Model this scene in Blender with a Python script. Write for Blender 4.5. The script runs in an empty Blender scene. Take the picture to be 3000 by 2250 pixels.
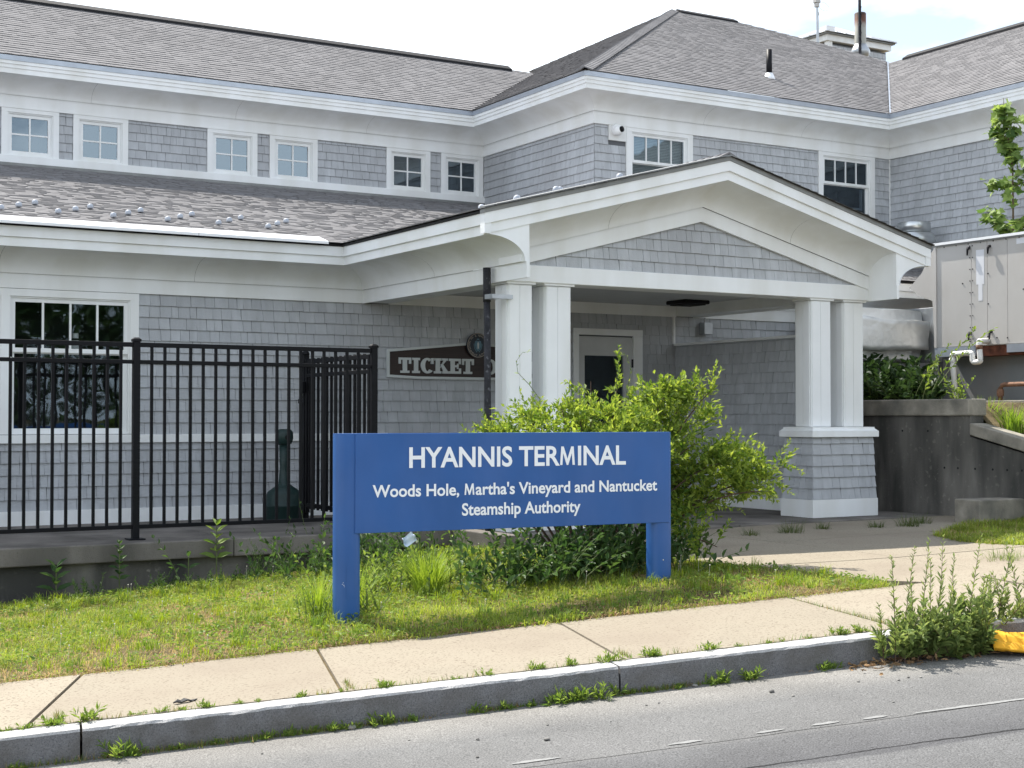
import bpy, bmesh, math, random
import numpy as np
from mathutils import Vector, Matrix
random.seed(11)
rng = np.random.default_rng(11)
scene = bpy.context.scene
COL = scene.collection
R = math.radians

# ------------------------------------------------------------------ camera
EYE = 1.7
cam_d = bpy.data.cameras.new('camera')
cam = bpy.data.objects.new('camera', cam_d)
COL.objects.link(cam)
scene.camera = cam
cam_d.sensor_width = 36
cam_d.lens = 51.5
cam_d.clip_start = 0.1
cam_d.clip_end = 2000
cam.location = (0, 0, EYE)
_a, _p = R(59.2), math.atan(100 / 4292)
FWD = Vector((math.cos(_a) * math.cos(_p), math.sin(_a) * math.cos(_p), math.sin(_p)))
cam.rotation_euler = FWD.to_track_quat('-Z', 'Y').to_euler()

# ------------------------------------------------------------------ sun and sky
SUN_EL, SUN_AZ = R(55.5), math.atan2(-0.21, 0.98)      # azimuth measured from +Y towards +X
sun_dir = Vector((math.sin(SUN_AZ) * math.cos(SUN_EL), math.cos(SUN_AZ) * math.cos(SUN_EL), math.sin(SUN_EL)))
sl = bpy.data.lights.new('sun', 'SUN')
sl.energy = 5.0
sl.angle = R(0.5)
sl.color = (1.0, 0.95, 0.87)
so = bpy.data.objects.new('sun', sl)
COL.objects.link(so)
so.location = (0, 0, 30)
so.rotation_euler = (-sun_dir).to_track_quat('-Z', 'Y').to_euler()

world = bpy.data.worlds.new('World')
scene.world = world
world.use_nodes = True
wn, wl = world.node_tree.nodes, world.node_tree.links
wn.clear()
w_out = wn.new('ShaderNodeOutputWorld')
w_sky = wn.new('ShaderNodeTexSky')
w_sky.sky_type = 'NISHITA'
w_sky.sun_disc = False
w_sky.sun_elevation = SUN_EL
w_sky.sun_rotation = SUN_AZ
w_bg = wn.new('ShaderNodeBackground')
w_bg.inputs[1].default_value = 0.09
wl.new(w_sky.outputs[0], w_bg.inputs[0])
w_cl = wn.new('ShaderNodeBackground')
w_cl.inputs[0].default_value = (0.87, 0.935, 1.0, 1)
w_cl.inputs[1].default_value = 1.25
w_mix = wn.new('ShaderNodeMixShader')
w_tc = wn.new('ShaderNodeTexCoord')
w_map = wn.new('ShaderNodeMapping')
w_map.inputs['Scale'].default_value = (1.0, 1.0, 2.6)
w_map.inputs['Rotation'].default_value = (0, 0, R(120))
w_map.inputs['Location'].default_value = (1.48, 0.2, 0.1)
wl.new(w_tc.outputs['Generated'], w_map.inputs[0])
w_no = wn.new('ShaderNodeTexNoise')
w_no.inputs['Scale'].default_value = 3.2
w_no.inputs['Detail'].default_value = 7
w_no.inputs['Roughness'].default_value = 0.55
wl.new(w_map.outputs[0], w_no.inputs['Vector'])
w_rp = wn.new('ShaderNodeValToRGB')
w_rp.color_ramp.elements[0].position = 0.36
w_rp.color_ramp.elements[0].color = (0.28, 0.28, 0.28, 1)
w_rp.color_ramp.elements[1].position = 0.5
w_rp.color_ramp.elements[1].color = (1, 1, 1, 1)
wl.new(w_no.outputs[0], w_rp.inputs[0])
# broken cloud, thinned towards the zenith, out of view, to favour fill on walls
w_sep = wn.new('ShaderNodeSeparateXYZ')
wl.new(w_tc.outputs['Generated'], w_sep.inputs[0])
w_mr = wn.new('ShaderNodeMapRange')
w_mr.inputs['From Min'].default_value = 0.15
w_mr.inputs['From Max'].default_value = 0.85
w_mr.inputs['To Min'].default_value = 1.0
w_mr.inputs['To Max'].default_value = 0.35
wl.new(w_sep.outputs['Z'], w_mr.inputs[0])
w_mu = wn.new('ShaderNodeMath')
w_mu.operation = 'MULTIPLY'
wl.new(w_rp.outputs[0], w_mu.inputs[0])
wl.new(w_mr.outputs[0], w_mu.inputs[1])
wl.new(w_mu.outputs[0], w_mix.inputs[0])
wl.new(w_bg.outputs[0], w_mix.inputs[1])
wl.new(w_cl.outputs[0], w_mix.inputs[2])
wl.new(w_mix.outputs[0], w_out.inputs[0])

vs = scene.view_settings
vs.view_transform = 'Standard'
vs.look = 'None'
vs.exposure = 0.88
vs.gamma = 1
vs.use_curve_mapping = False
scene.render.engine = 'CYCLES'
scene.cycles.max_bounces = 6
scene.cycles.transparent_max_bounces = 8
scene.cycles.use_denoising = True

# ------------------------------------------------------------------ materials
MATS = {}


def nt(name):
    m = bpy.data.materials.new(name)
    m.use_nodes = True
    n, l = m.node_tree.nodes, m.node_tree.links
    return m, n, l, n['Principled BSDF']


def mat(name, base, rough=0.6, var=0.12, scale=6.0, tint=None, bump=0.0, bscale=60.0, spec=0.35, metal=0.0,
        rnd=0.0, detail=4.0, spots=None, stretch=(1, 1, 1), grime=None):
    """principled paint/stone: base colour with noise variation, optional per-piece variation and fine relief"""
    m, n, l, b = nt(name)
    b.inputs['Roughness'].default_value = rough
    b.inputs['Specular IOR Level'].default_value = spec
    b.inputs['Metallic'].default_value = metal
    tc = n.new('ShaderNodeTexCoord')
    mp = n.new('ShaderNodeMapping')
    mp.inputs['Scale'].default_value = stretch
    geo = n.new('ShaderNodeNewGeometry')
    l.new(geo.outputs['Position'], mp.inputs[0])
    no = n.new('ShaderNodeTexNoise')
    no.inputs['Scale'].default_value = scale
    no.inputs['Detail'].default_value = detail
    l.new(mp.outputs[0], no.inputs['Vector'])
    rp = n.new('ShaderNodeValToRGB')
    t = tint or base
    rp.color_ramp.elements[0].position = 0.3
    rp.color_ramp.elements[1].position = 0.72
    rp.color_ramp.elements[0].color = tuple(max(0, c * (1 - var)) for c in base) + (1,)
    rp.color_ramp.elements[1].color = tuple(min(1, c * (1 + var)) for c in t) + (1,)
    l.new(no.outputs[0], rp.inputs[0])
    cur = rp.outputs[0]
    if rnd:
        at = n.new('ShaderNodeAttribute')
        at.attribute_name = 'rnd'
        oi = n.new('ShaderNodeObjectInfo')
        ad = n.new('ShaderNodeMath'); ad.operation = 'ADD'
        l.new(at.outputs['Fac'], ad.inputs[0]); l.new(oi.outputs['Random'], ad.inputs[1])
        fr = n.new('ShaderNodeMath'); fr.operation = 'FRACT'
        l.new(ad.outputs[0], fr.inputs[0])
        mr = n.new('ShaderNodeMapRange')
        mr.inputs['To Min'].default_value = 1 - rnd
        mr.inputs['To Max'].default_value = 1 + rnd
        l.new(fr.outputs[0], mr.inputs[0])
        hv = n.new('ShaderNodeHueSaturation')
        l.new(cur, hv.inputs['Color']); l.new(mr.outputs[0], hv.inputs['Value'])
        cur = hv.outputs[0]
    if spots:
        col, sc, thr = spots
        n2 = n.new('ShaderNodeTexNoise')
        n2.inputs['Scale'].default_value = sc
        n2.inputs['Detail'].default_value = 2
        l.new(geo.outputs['Position'], n2.inputs['Vector'])
        r2 = n.new('ShaderNodeValToRGB')
        r2.color_ramp.elements[0].position = thr
        r2.color_ramp.elements[1].position = thr + 0.08
        l.new(n2.outputs[0], r2.inputs[0])
        mx = n.new('ShaderNodeMix'); mx.data_type = 'RGBA'
        l.new(r2.outputs[0], mx.inputs[0]); l.new(cur, mx.inputs[6])
        mx.inputs[7].default_value = tuple(col) + (1,)
        cur = mx.outputs[2]
    if grime:
        col, sc, amount, st = grime
        mp2 = n.new('ShaderNodeMapping'); mp2.inputs['Scale'].default_value = st
        l.new(geo.outputs['Position'], mp2.inputs[0])
        n3 = n.new('ShaderNodeTexNoise'); n3.inputs['Scale'].default_value = sc; n3.inputs['Detail'].default_value = 6
        l.new(mp2.outputs[0], n3.inputs['Vector'])
        r3 = n.new('ShaderNodeValToRGB')
        r3.color_ramp.elements[0].position = 0.42; r3.color_ramp.elements[1].position = 0.66
        r3.color_ramp.elements[1].color = (amount, amount, amount, 1)
        l.new(n3.outputs[0], r3.inputs[0])
        mx = n.new('ShaderNodeMix'); mx.data_type = 'RGBA'
        l.new(r3.outputs[0], mx.inputs[0]); l.new(cur, mx.inputs[6])
        mx.inputs[7].default_value = tuple(col) + (1,)
        cur = mx.outputs[2]
    l.new(cur, b.inputs['Base Color'])
    if bump:
        nb = n.new('ShaderNodeTexNoise')
        nb.inputs['Scale'].default_value = bscale
        nb.inputs['Detail'].default_value = 5
        l.new(geo.outputs['Position'], nb.inputs['Vector'])
        bp = n.new('ShaderNodeBump')
        bp.inputs['Strength'].default_value = bump
        bp.inputs['Distance'].default_value = 0.01
        l.new(nb.outputs[0], bp.inputs['Height'])
        l.new(bp.outputs[0], b.inputs['Normal'])
    MATS[name] = m
    return m


def leaf_mat(name, c1, c2, trans=0.45, attr_color=False, tcol=None):
    """leaf: diffuse + translucent, varied per leaf by the 'rnd' attribute"""
    m, n, l, b = nt(name)
    out = n['Material Output']
    at = n.new('ShaderNodeAttribute')
    at.attribute_name = 'col' if attr_color else 'rnd'
    if attr_color:
        c = at.outputs['Color']
    else:
        mx = n.new('ShaderNodeMix'); mx.data_type = 'RGBA'
        l.new(at.outputs['Fac'], mx.inputs[0])
        mx.inputs[6].default_value = tuple(c1) + (1,)
        mx.inputs[7].default_value = tuple(c2) + (1,)
        c = mx.outputs[2]
    l.new(c, b.inputs['Base Color'])
    b.inputs['Roughness'].default_value = 0.55
    b.inputs['Specular IOR Level'].default_value = 0.3
    tr = n.new('ShaderNodeBsdfTranslucent')
    hs = n.new('ShaderNodeHueSaturation')
    hs.inputs['Hue'].default_value = 0.485
    hs.inputs['Saturation'].default_value = 1.1
    hs.inputs['Value'].default_value = 1.5
    l.new(c, hs.inputs['Color'])
    l.new(hs.outputs[0], tr.inputs[0])
    ms = n.new('ShaderNodeMixShader')
    ms.inputs[0].default_value = trans
    l.new(b.outputs[0], ms.inputs[1]); l.new(tr.outputs[0], ms.inputs[2])
    l.new(ms.outputs[0], out.inputs[0])
    MATS[name] = m
    return m


def glass_mat(name, refl, tint):
    m, n, l, b = nt(name)
    out = n['Material Output']
    tr = n.new('ShaderNodeBsdfTransparent'); tr.inputs[0].default_value = tuple(tint) + (1,)
    gl = n.new('ShaderNodeBsdfGlossy'); gl.inputs['Roughness'].default_value = 0.02
    gl.inputs['Color'].default_value = (0.72, 0.88, 1, 1)
    geo = n.new('ShaderNodeNewGeometry')
    nb = n.new('ShaderNodeTexNoise'); nb.inputs['Scale'].default_value = 2.2
    l.new(geo.outputs['Position'], nb.inputs['Vector'])
    bp = n.new('ShaderNodeBump'); bp.inputs['Strength'].default_value = 0.08; bp.inputs['Distance'].default_value = 0.02
    l.new(nb.outputs[0], bp.inputs['Height']); l.new(bp.outputs[0], gl.inputs['Normal'])
    lw = n.new('ShaderNodeLayerWeight'); lw.inputs[0].default_value = 0.3
    mr = n.new('ShaderNodeMapRange'); mr.inputs['To Min'].default_value = refl; mr.inputs['To Max'].default_value = 0.95
    l.new(lw.outputs['Fresnel'], mr.inputs[0])
    ms = n.new('ShaderNodeMixShader')
    l.new(mr.outputs[0], ms.inputs[0]); l.new(tr.outputs[0], ms.inputs[1]); l.new(gl.outputs[0], ms.inputs[2])
    l.new(ms.outputs[0], out.inputs[0])
    MATS[name] = m
    return m


mat('white_trim', (0.83, 0.845, 0.85), rough=0.5, var=0.03, scale=3, bump=0.05, bscale=90, grime=((0.66, 0.655, 0.61), 1.7, 0.45, (1.5, 1.5, 0.25)))
mat('wall_shingle', (0.465, 0.483, 0.505), rough=0.85, var=0.10, scale=5, bump=0.35, bscale=70, spec=0.15, rnd=0.07, stretch=(3, 3, 0.6), grime=((0.345, 0.35, 0.365), 0.9, 0.55, (1, 1, 0.3)))
mat('wall_backing', (0.12, 0.125, 0.135), rough=0.9, var=0.05)
mat('roof_shingle', (0.205, 0.20, 0.203), rough=0.95, var=0.07, scale=0.8, bump=0.2, bscale=120, spec=0.1, rnd=0.06)
mat('roof_base', (0.07, 0.068, 0.066), rough=0.95, var=0.1)
mat('ridge_dark', (0.010, 0.010, 0.012), rough=0.8, var=0.1)
mat('drip_metal', (0.42, 0.46, 0.52), rough=0.35, var=0.08, metal=0.55)
mat('drip_grey', (0.22, 0.225, 0.22), rough=0.45, var=0.15, metal=0.4)
mat('white_metal', (0.82, 0.83, 0.84), rough=0.35, var=0.03, spec=0.5)
mat('guard_plastic', (0.40, 0.43, 0.48), rough=0.4, var=0.05)
mat('ceiling_paint', (0.55, 0.56, 0.56), rough=0.7, var=0.04)
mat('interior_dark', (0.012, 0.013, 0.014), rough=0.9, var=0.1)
mat('blind', (0.55, 0.56, 0.52), rough=0.7, var=0.05)
mat('screen_mesh', (0.02, 0.022, 0.025), rough=0.8, var=0.2, scale=8)
mat('black_metal', (0.004, 0.004, 0.006), rough=0.5, var=0.15, spec=0.2)
mat('sign_blue', (0.024, 0.098, 0.305), rough=0.42, var=0.10, scale=2.5, spec=0.4, grime=((0.05, 0.12, 0.33), 5, 0.4, (1, 1, 0.3)))
mat('sign_white', (0.82, 0.85, 0.88), rough=0.5, var=0.02)
mat('brown_board', (0.022, 0.011, 0.009), rough=0.45, var=0.35, scale=9, stretch=(0.6, 4, 9))
mat('sign_silver', (0.52, 0.55, 0.55), rough=0.55, var=0.05)
mat('seal_navy', (0.012, 0.022, 0.035), rough=0.4, var=0.1)
mat('seal_blue', (0.10, 0.20, 0.26), rough=0.5, var=0.2)
mat('seal_tan', (0.42, 0.36, 0.30), rough=0.6, var=0.1)
mat('green_plastic', (0.010, 0.030, 0.028), rough=0.45, var=0.12, spec=0.4)
mat('iron_pipe', (0.022, 0.022, 0.027), rough=0.7, var=0.45, scale=14, bump=0.5, bscale=60, spots=((0.09, 0.09, 0.10), 22, 0.6))
mat('galvanized', (0.42, 0.44, 0.46), rough=0.4, var=0.12, metal=0.7)
mat('stainless', (0.55, 0.57, 0.57), rough=0.28, var=0.1, metal=0.9)
mat('concrete_tan', (0.295, 0.259, 0.201), rough=0.9, var=0.10, scale=1.3, bump=0.35, bscale=170, spec=0.15, rnd=0.05,
    spots=((0.17, 0.14, 0.105), 62, 0.57), detail=9, grime=((0.215, 0.18, 0.14), 1.3, 0.65, (1, 1, 1)))
mat('concrete_grey', (0.20, 0.182, 0.165), rough=0.9, var=0.18, scale=2.2, bump=0.4, bscale=90, spec=0.15,
    spots=((0.13, 0.12, 0.105), 60, 0.62), detail=8, grime=((0.085, 0.08, 0.072), 2.4, 0.75, (1, 1, 0.5)))
mat('concrete_dark', (0.175, 0.165, 0.148), rough=0.92, var=0.4, scale=2.5, bump=0.5, bscale=45, spec=0.12, detail=9,
    stretch=(1, 1, 0.35), spots=((0.25, 0.235, 0.205), 16, 0.63), grime=((0.035, 0.036, 0.035), 1.5, 0.85, (1.6, 1.6, 0.3)))
mat('concrete_cap', (0.30, 0.275, 0.23), rough=0.92, var=0.3, scale=5, bump=0.5, bscale=60, spec=0.12, detail=8,
    grime=((0.10, 0.10, 0.09), 3.0, 0.7, (1, 1, 1)))
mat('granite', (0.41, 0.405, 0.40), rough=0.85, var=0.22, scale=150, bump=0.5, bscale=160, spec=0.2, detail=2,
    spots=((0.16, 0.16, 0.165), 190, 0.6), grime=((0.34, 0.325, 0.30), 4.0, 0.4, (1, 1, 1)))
mat('granite_shaded_face', (0.165, 0.163, 0.165), rough=0.9, var=0.25, scale=120, bump=0.6, bscale=130, spec=0.15, detail=3,
    spots=((0.085, 0.085, 0.09), 170, 0.58), grime=((0.10, 0.092, 0.08), 5.0, 0.6, (1, 1, 1)))  # kerb front: granite coloured darker to stand in for its shade, plus grime
mat('soil', (0.115, 0.09, 0.05), rough=0.95, var=0.35, scale=9, bump=0.8, bscale=60, spec=0.1)
mat('white_paint_worn', (0.23, 0.23, 0.226), rough=0.8, var=0.15, scale=60, spec=0.2)
mat('beige_panel', (0.47, 0.455, 0.435), rough=0.5, var=0.06, scale=1.6, spec=0.35, grime=((0.36, 0.33, 0.29), 1.8, 0.4, (1, 1, 0.5)))
mat('beige_patch', (0.66, 0.67, 0.70), rough=0.6, var=0.04)
mat('rust', (0.13, 0.045, 0.025), rough=0.85, var=0.5, scale=12, bump=0.4, bscale=80)
mat('rust_pipe', (0.20, 0.11, 0.07), rough=0.85, var=0.4, scale=15, bump=0.4, bscale=60)
mat('blue_grey_wall', (0.20, 0.215, 0.225), rough=0.8, var=0.14, scale=2, grime=((0.26, 0.20, 0.15), 1.5, 0.4, (1, 1, 0.6)))
mat('pvc', (0.80, 0.80, 0.78), rough=0.4, var=0.04)
mat('yellow_cloth', (0.72, 0.36, 0.02), rough=0.75, var=0.12, scale=12, bump=0.2, bscale=200)
mat('bark', (0.10, 0.075, 0.05), rough=0.9, var=0.3, scale=25, bump=0.6, bscale=60)
mat('stem_green', (0.10, 0.13, 0.045), rough=0.7, var=0.2)
mat('stem_brown', (0.09, 0.055, 0.04), rough=0.8, var=0.2)
mat('stone', (0.20, 0.19, 0.175), rough=0.9, var=0.4, scale=40, rnd=0.4)
mat('dry_leaf', (0.24, 0.15, 0.075), rough=0.85, var=0.3, scale=30, rnd=0.35)
mat('litter_white', (0.62, 0.70, 0.80), rough=0.6, var=0.08)
mat('clover_white', (0.60, 0.57, 0.48), rough=0.9, var=0.1)
mat('litter_black', (0.012, 0.012, 0.013), rough=0.7, var=0.2)
leaf_mat('shrub_leaf', (0.075, 0.15, 0.022), (0.31, 0.39, 0.075), trans=0.45)
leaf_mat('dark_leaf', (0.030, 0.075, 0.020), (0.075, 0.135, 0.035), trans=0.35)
leaf_mat('vine_leaf_shaded', (0.014, 0.035, 0.010), (0.045, 0.085, 0.025), trans=0.25)  # green darkened to paint in the shade under the duct
leaf_mat('weed_leaf', (0.10, 0.18, 0.03), (0.23, 0.31, 0.07), trans=0.4)
leaf_mat('mug_leaf', (0.105, 0.165, 0.05), (0.25, 0.31, 0.10), trans=0.42)
leaf_mat('maple_leaf', (0.05, 0.11, 0.025), (0.26, 0.36, 0.10), trans=0.45)
leaf_mat('grass_blade', None, None, trans=0.4, attr_color=True)
glass_mat('glass_sky', 0.17, (0.62, 0.70, 0.74))
glass_mat('glass_low', 0.055, (0.80, 0.84, 0.84))
glass_mat('glass_screened', 0.08, (0.5, 0.55, 0.58))

# foil: crinkled aluminium
m, n, l, b = nt('foil')
b.inputs['Base Color'].default_value = (0.86, 0.87, 0.86, 1)
b.inputs['Metallic'].default_value = 0.65
b.inputs['Roughness'].default_value = 0.42
geo = n.new('ShaderNodeNewGeometry')
vo = n.new('ShaderNodeTexVoronoi'); vo.inputs['Scale'].default_value = 9
no = n.new('ShaderNodeTexNoise'); no.inputs['Scale'].default_value = 5; no.inputs['Detail'].default_value = 6
l.new(geo.outputs['Position'], no.inputs['Vector'])
mxv = n.new('ShaderNodeMix'); mxv.data_type = 'RGBA'; mxv.inputs[0].default_value = 0.25
l.new(geo.outputs['Position'], mxv.inputs[6]); l.new(no.outputs['Color'], mxv.inputs[7])
l.new(mxv.outputs[2], vo.inputs['Vector'])
bp = n.new('ShaderNodeBump'); bp.inputs['Strength'].default_value = 0.3; bp.inputs['Distance'].default_value = 0.03
l.new(vo.outputs['Distance'], bp.inputs['Height']); l.new(bp.outputs[0], b.inputs['Normal'])
MATS['foil'] = m

# flue: galvanised, rusty and sooty towards its mouth
m, n, l, b = nt('flue_metal')
b.inputs['Roughness'].default_value = 0.6
b.inputs['Metallic'].default_value = 0.3
geo = n.new('ShaderNodeNewGeometry'); sx = n.new('ShaderNodeSeparateXYZ')
l.new(geo.outputs['Position'], sx.inputs[0])
no = n.new('ShaderNodeTexNoise'); no.inputs['Scale'].default_value = 6
l.new(geo.outputs['Position'], no.inputs['Vector'])
ad = n.new('ShaderNodeMath'); ad.operation = 'MULTIPLY_ADD'; ad.inputs[1].default_value = 0.25
l.new(no.outputs[0], ad.inputs[0]); l.new(sx.outputs['Z'], ad.inputs[2])
mr = n.new('ShaderNodeMapRange'); mr.inputs['From Min'].default_value = 10.6; mr.inputs['From Max'].default_value = 11.65
l.new(ad.outputs[0], mr.inputs[0])
rp = n.new('ShaderNodeValToRGB')
rp.color_ramp.elements[0].color = (0.36, 0.36, 0.33, 1)
rp.color_ramp.elements[1].color = (0.02, 0.014, 0.012, 1)
e = rp.color_ramp.elements.new(0.62); e.color = (0.36, 0.35, 0.31, 1)
e = rp.color_ramp.elements.new(0.80); e.color = (0.14, 0.055, 0.03, 1)
l.new(mr.outputs[0], rp.inputs[0]); l.new(rp.outputs[0], b.inputs['Base Color'])
MATS['flue_metal'] = m

# asphalt: aggregate speckle, worn pale strip by the kerb, a darker repaved band away from it, cracks along the seams
K0, KD, KN = Vector((1.5, 7.3)), Vector((0.975, -0.222)), Vector((0.222, 0.975))
m, n, l, b = nt('asphalt')
b.inputs['Roughness'].default_value = 0.92
b.inputs['Specular IOR Level'].default_value = 0.2
geo = n.new('ShaderNodeNewGeometry')
dt = n.new('ShaderNodeVectorMath'); dt.operation = 'DOT_PRODUCT'
dt.inputs[1].default_value = (KN.x, KN.y, 0)
l.new(geo.outputs['Position'], dt.inputs[0])
sd = n.new('ShaderNodeMath'); sd.operation = 'SUBTRACT'; sd.inputs[1].default_value = K0.dot(KN)
l.new(dt.outputs['Value'], sd.inputs[0])                                    # signed distance from the kerb face
wob = n.new('ShaderNodeTexNoise'); wob.inputs['Scale'].default_value = 1.1; wob.inputs['Detail'].default_value = 5
l.new(geo.outputs['Position'], wob.inputs['Vector'])
wm = n.new('ShaderNodeMath'); wm.operation = 'MULTIPLY_ADD'; wm.inputs[1].default_value = 0.16
l.new(wob.outputs[0], wm.inputs[0]); l.new(sd.outputs[0], wm.inputs[2])
band = n.new('ShaderNodeValToRGB')
band.color_ramp.interpolation = 'LINEAR'
mrb = n.new('ShaderNodeMapRange'); mrb.inputs['From Min'].default_value = -3.0; mrb.inputs['From Max'].default_value = 0.2
l.new(wm.outputs[0], mrb.inputs[0])
cr = band.color_ramp
cr.elements[0].position = 0.0; cr.elements[0].color = (0.125, 0.125, 0.125, 1)
cr.elements[1].position = 1.0; cr.elements[1].color = (0.20, 0.19, 0.175, 1)
for p_, c_ in ((0.405, (0.128, 0.128, 0.128)), (0.415, (0.085, 0.085, 0.088)), (0.56, (0.12, 0.12, 0.121)), (0.575, (0.142, 0.141, 0.139)), (0.78, (0.148, 0.147, 0.144)), (0.88, (0.21, 0.203, 0.19))):
    e = cr.elements.new(p_); e.color = c_ + (1,)
l.new(mrb.outputs[0], band.inputs[0])
sp = n.new('ShaderNodeTexNoise'); sp.inputs['Scale'].default_value = 130; sp.inputs['Detail'].default_value = 3
l.new(geo.outputs['Position'], sp.inputs['Vector'])
spr = n.new('ShaderNodeMapRange'); spr.inputs['From Min'].default_value = 0.3; spr.inputs['From Max'].default_value = 0.7
spr.inputs['To Min'].default_value = 0.5; spr.inputs['To Max'].default_value = 1.5
l.new(sp.outputs[0], spr.inputs[0])
pa = n.new('ShaderNodeTexNoise'); pa.inputs['Scale'].default_value = 1.7; pa.inputs['Detail'].default_value = 6
l.new(geo.outputs['Position'], pa.inputs['Vector'])
par = n.new('ShaderNodeMapRange'); par.inputs['To Min'].default_value = 0.68; par.inputs['To Max'].default_value = 1.2
l.new(pa.outputs[0], par.inputs[0])
mm = n.new('ShaderNodeMath'); mm.operation = 'MULTIPLY'
l.new(spr.outputs[0], mm.inputs[0]); l.new(par.outputs[0], mm.inputs[1])
hv = n.new('ShaderNodeHueSaturation')
l.new(band.outputs[0], hv.inputs['Color']); l.new(mm.outputs[0], hv.inputs['Value'])


def seam(pos, width, wscale, wamp):
    wn_ = n.new('ShaderNodeTexNoise'); wn_.inputs['Scale'].default_value = wscale; wn_.inputs['Detail'].default_value = 6
    l.new(geo.outputs['Position'], wn_.inputs['Vector'])
    a_ = n.new('ShaderNodeMath'); a_.operation = 'MULTIPLY_ADD'; a_.inputs[1].default_value = wamp
    l.new(wn_.outputs[0], a_.inputs[0]); l.new(sd.outputs[0], a_.inputs[2])
    s_ = n.new('ShaderNodeMath'); s_.operation = 'SUBTRACT'; s_.inputs[1].default_value = pos + wamp * 0.5
    l.new(a_.outputs[0], s_.inputs[0])
    ab = n.new('ShaderNodeMath'); ab.operation = 'ABSOLUTE'; l.new(s_.outputs[0], ab.inputs[0])
    m_ = n.new('ShaderNodeMapRange'); m_.inputs['From Min'].default_value = width; m_.inputs['From Max'].default_value = width * 2.2
    m_.inputs['To Min'].default_value = 0.22; m_.inputs['To Max'].default_value = 1.0
    l.new(ab.outputs[0], m_.inputs[0])
    return m_.outputs[0]


s1 = seam(-1.235, 0.0035, 2.5, 0.05)
s2 = seam(-1.72, 0.006, 3.0, 0.13)
mm2 = n.new('ShaderNodeMath'); mm2.operation = 'MULTIPLY'; l.new(s1, mm2.inputs[0]); l.new(s2, mm2.inputs[1])
hv.inputs['Saturation'].default_value = 1.0
hv2 = n.new('ShaderNodeHueSaturation')
l.new(hv.outputs[0], hv2.inputs['Color']); l.new(mm2.outputs[0], hv2.inputs['Value'])
l.new(hv2.outputs[0], b.inputs['Base Color'])
bp = n.new('ShaderNodeBump'); bp.inputs['Strength'].default_value = 0.7; bp.inputs['Distance'].default_value = 0.008
l.new(sp.outputs[0], bp.inputs['Height']); l.new(bp.outputs[0], b.inputs['Normal'])
MATS['asphalt'] = m


# ------------------------------------------------------------------ mesh helpers
def wloc(o):
    v = Vector((0, 0, 0))
    while o is not None:
        v += o.location
        o = o.parent
    return v


def mesh_obj(name, verts, faces, material, parent=None, smooth=False, rnd=None, origin=None):
    """one mesh object; verts in world space, stored relative to its own or its parent's place"""
    base = wloc(parent) if parent is not None else Vector(origin or (0, 0, 0))
    me = bpy.data.meshes.new(name)
    vv = np.asarray(verts, dtype=float) - np.array(base)
    me.from_pydata(vv.tolist(), [], faces)
    me.materials.append(MATS[material])
    if smooth:
        me.polygons.foreach_set('use_smooth', [True] * len(me.polygons))
    if rnd is not None:
        a = me.attributes.new('rnd', 'FLOAT', 'POINT')
        a.data.foreach_set('value', np.asarray(rnd, dtype=np.float32))
    me.update()
    o = bpy.data.objects.new(name, me)
    COL.objects.link(o)
    if parent is not None:
        o.parent = parent
    else:
        o.location = base
    return o


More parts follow.
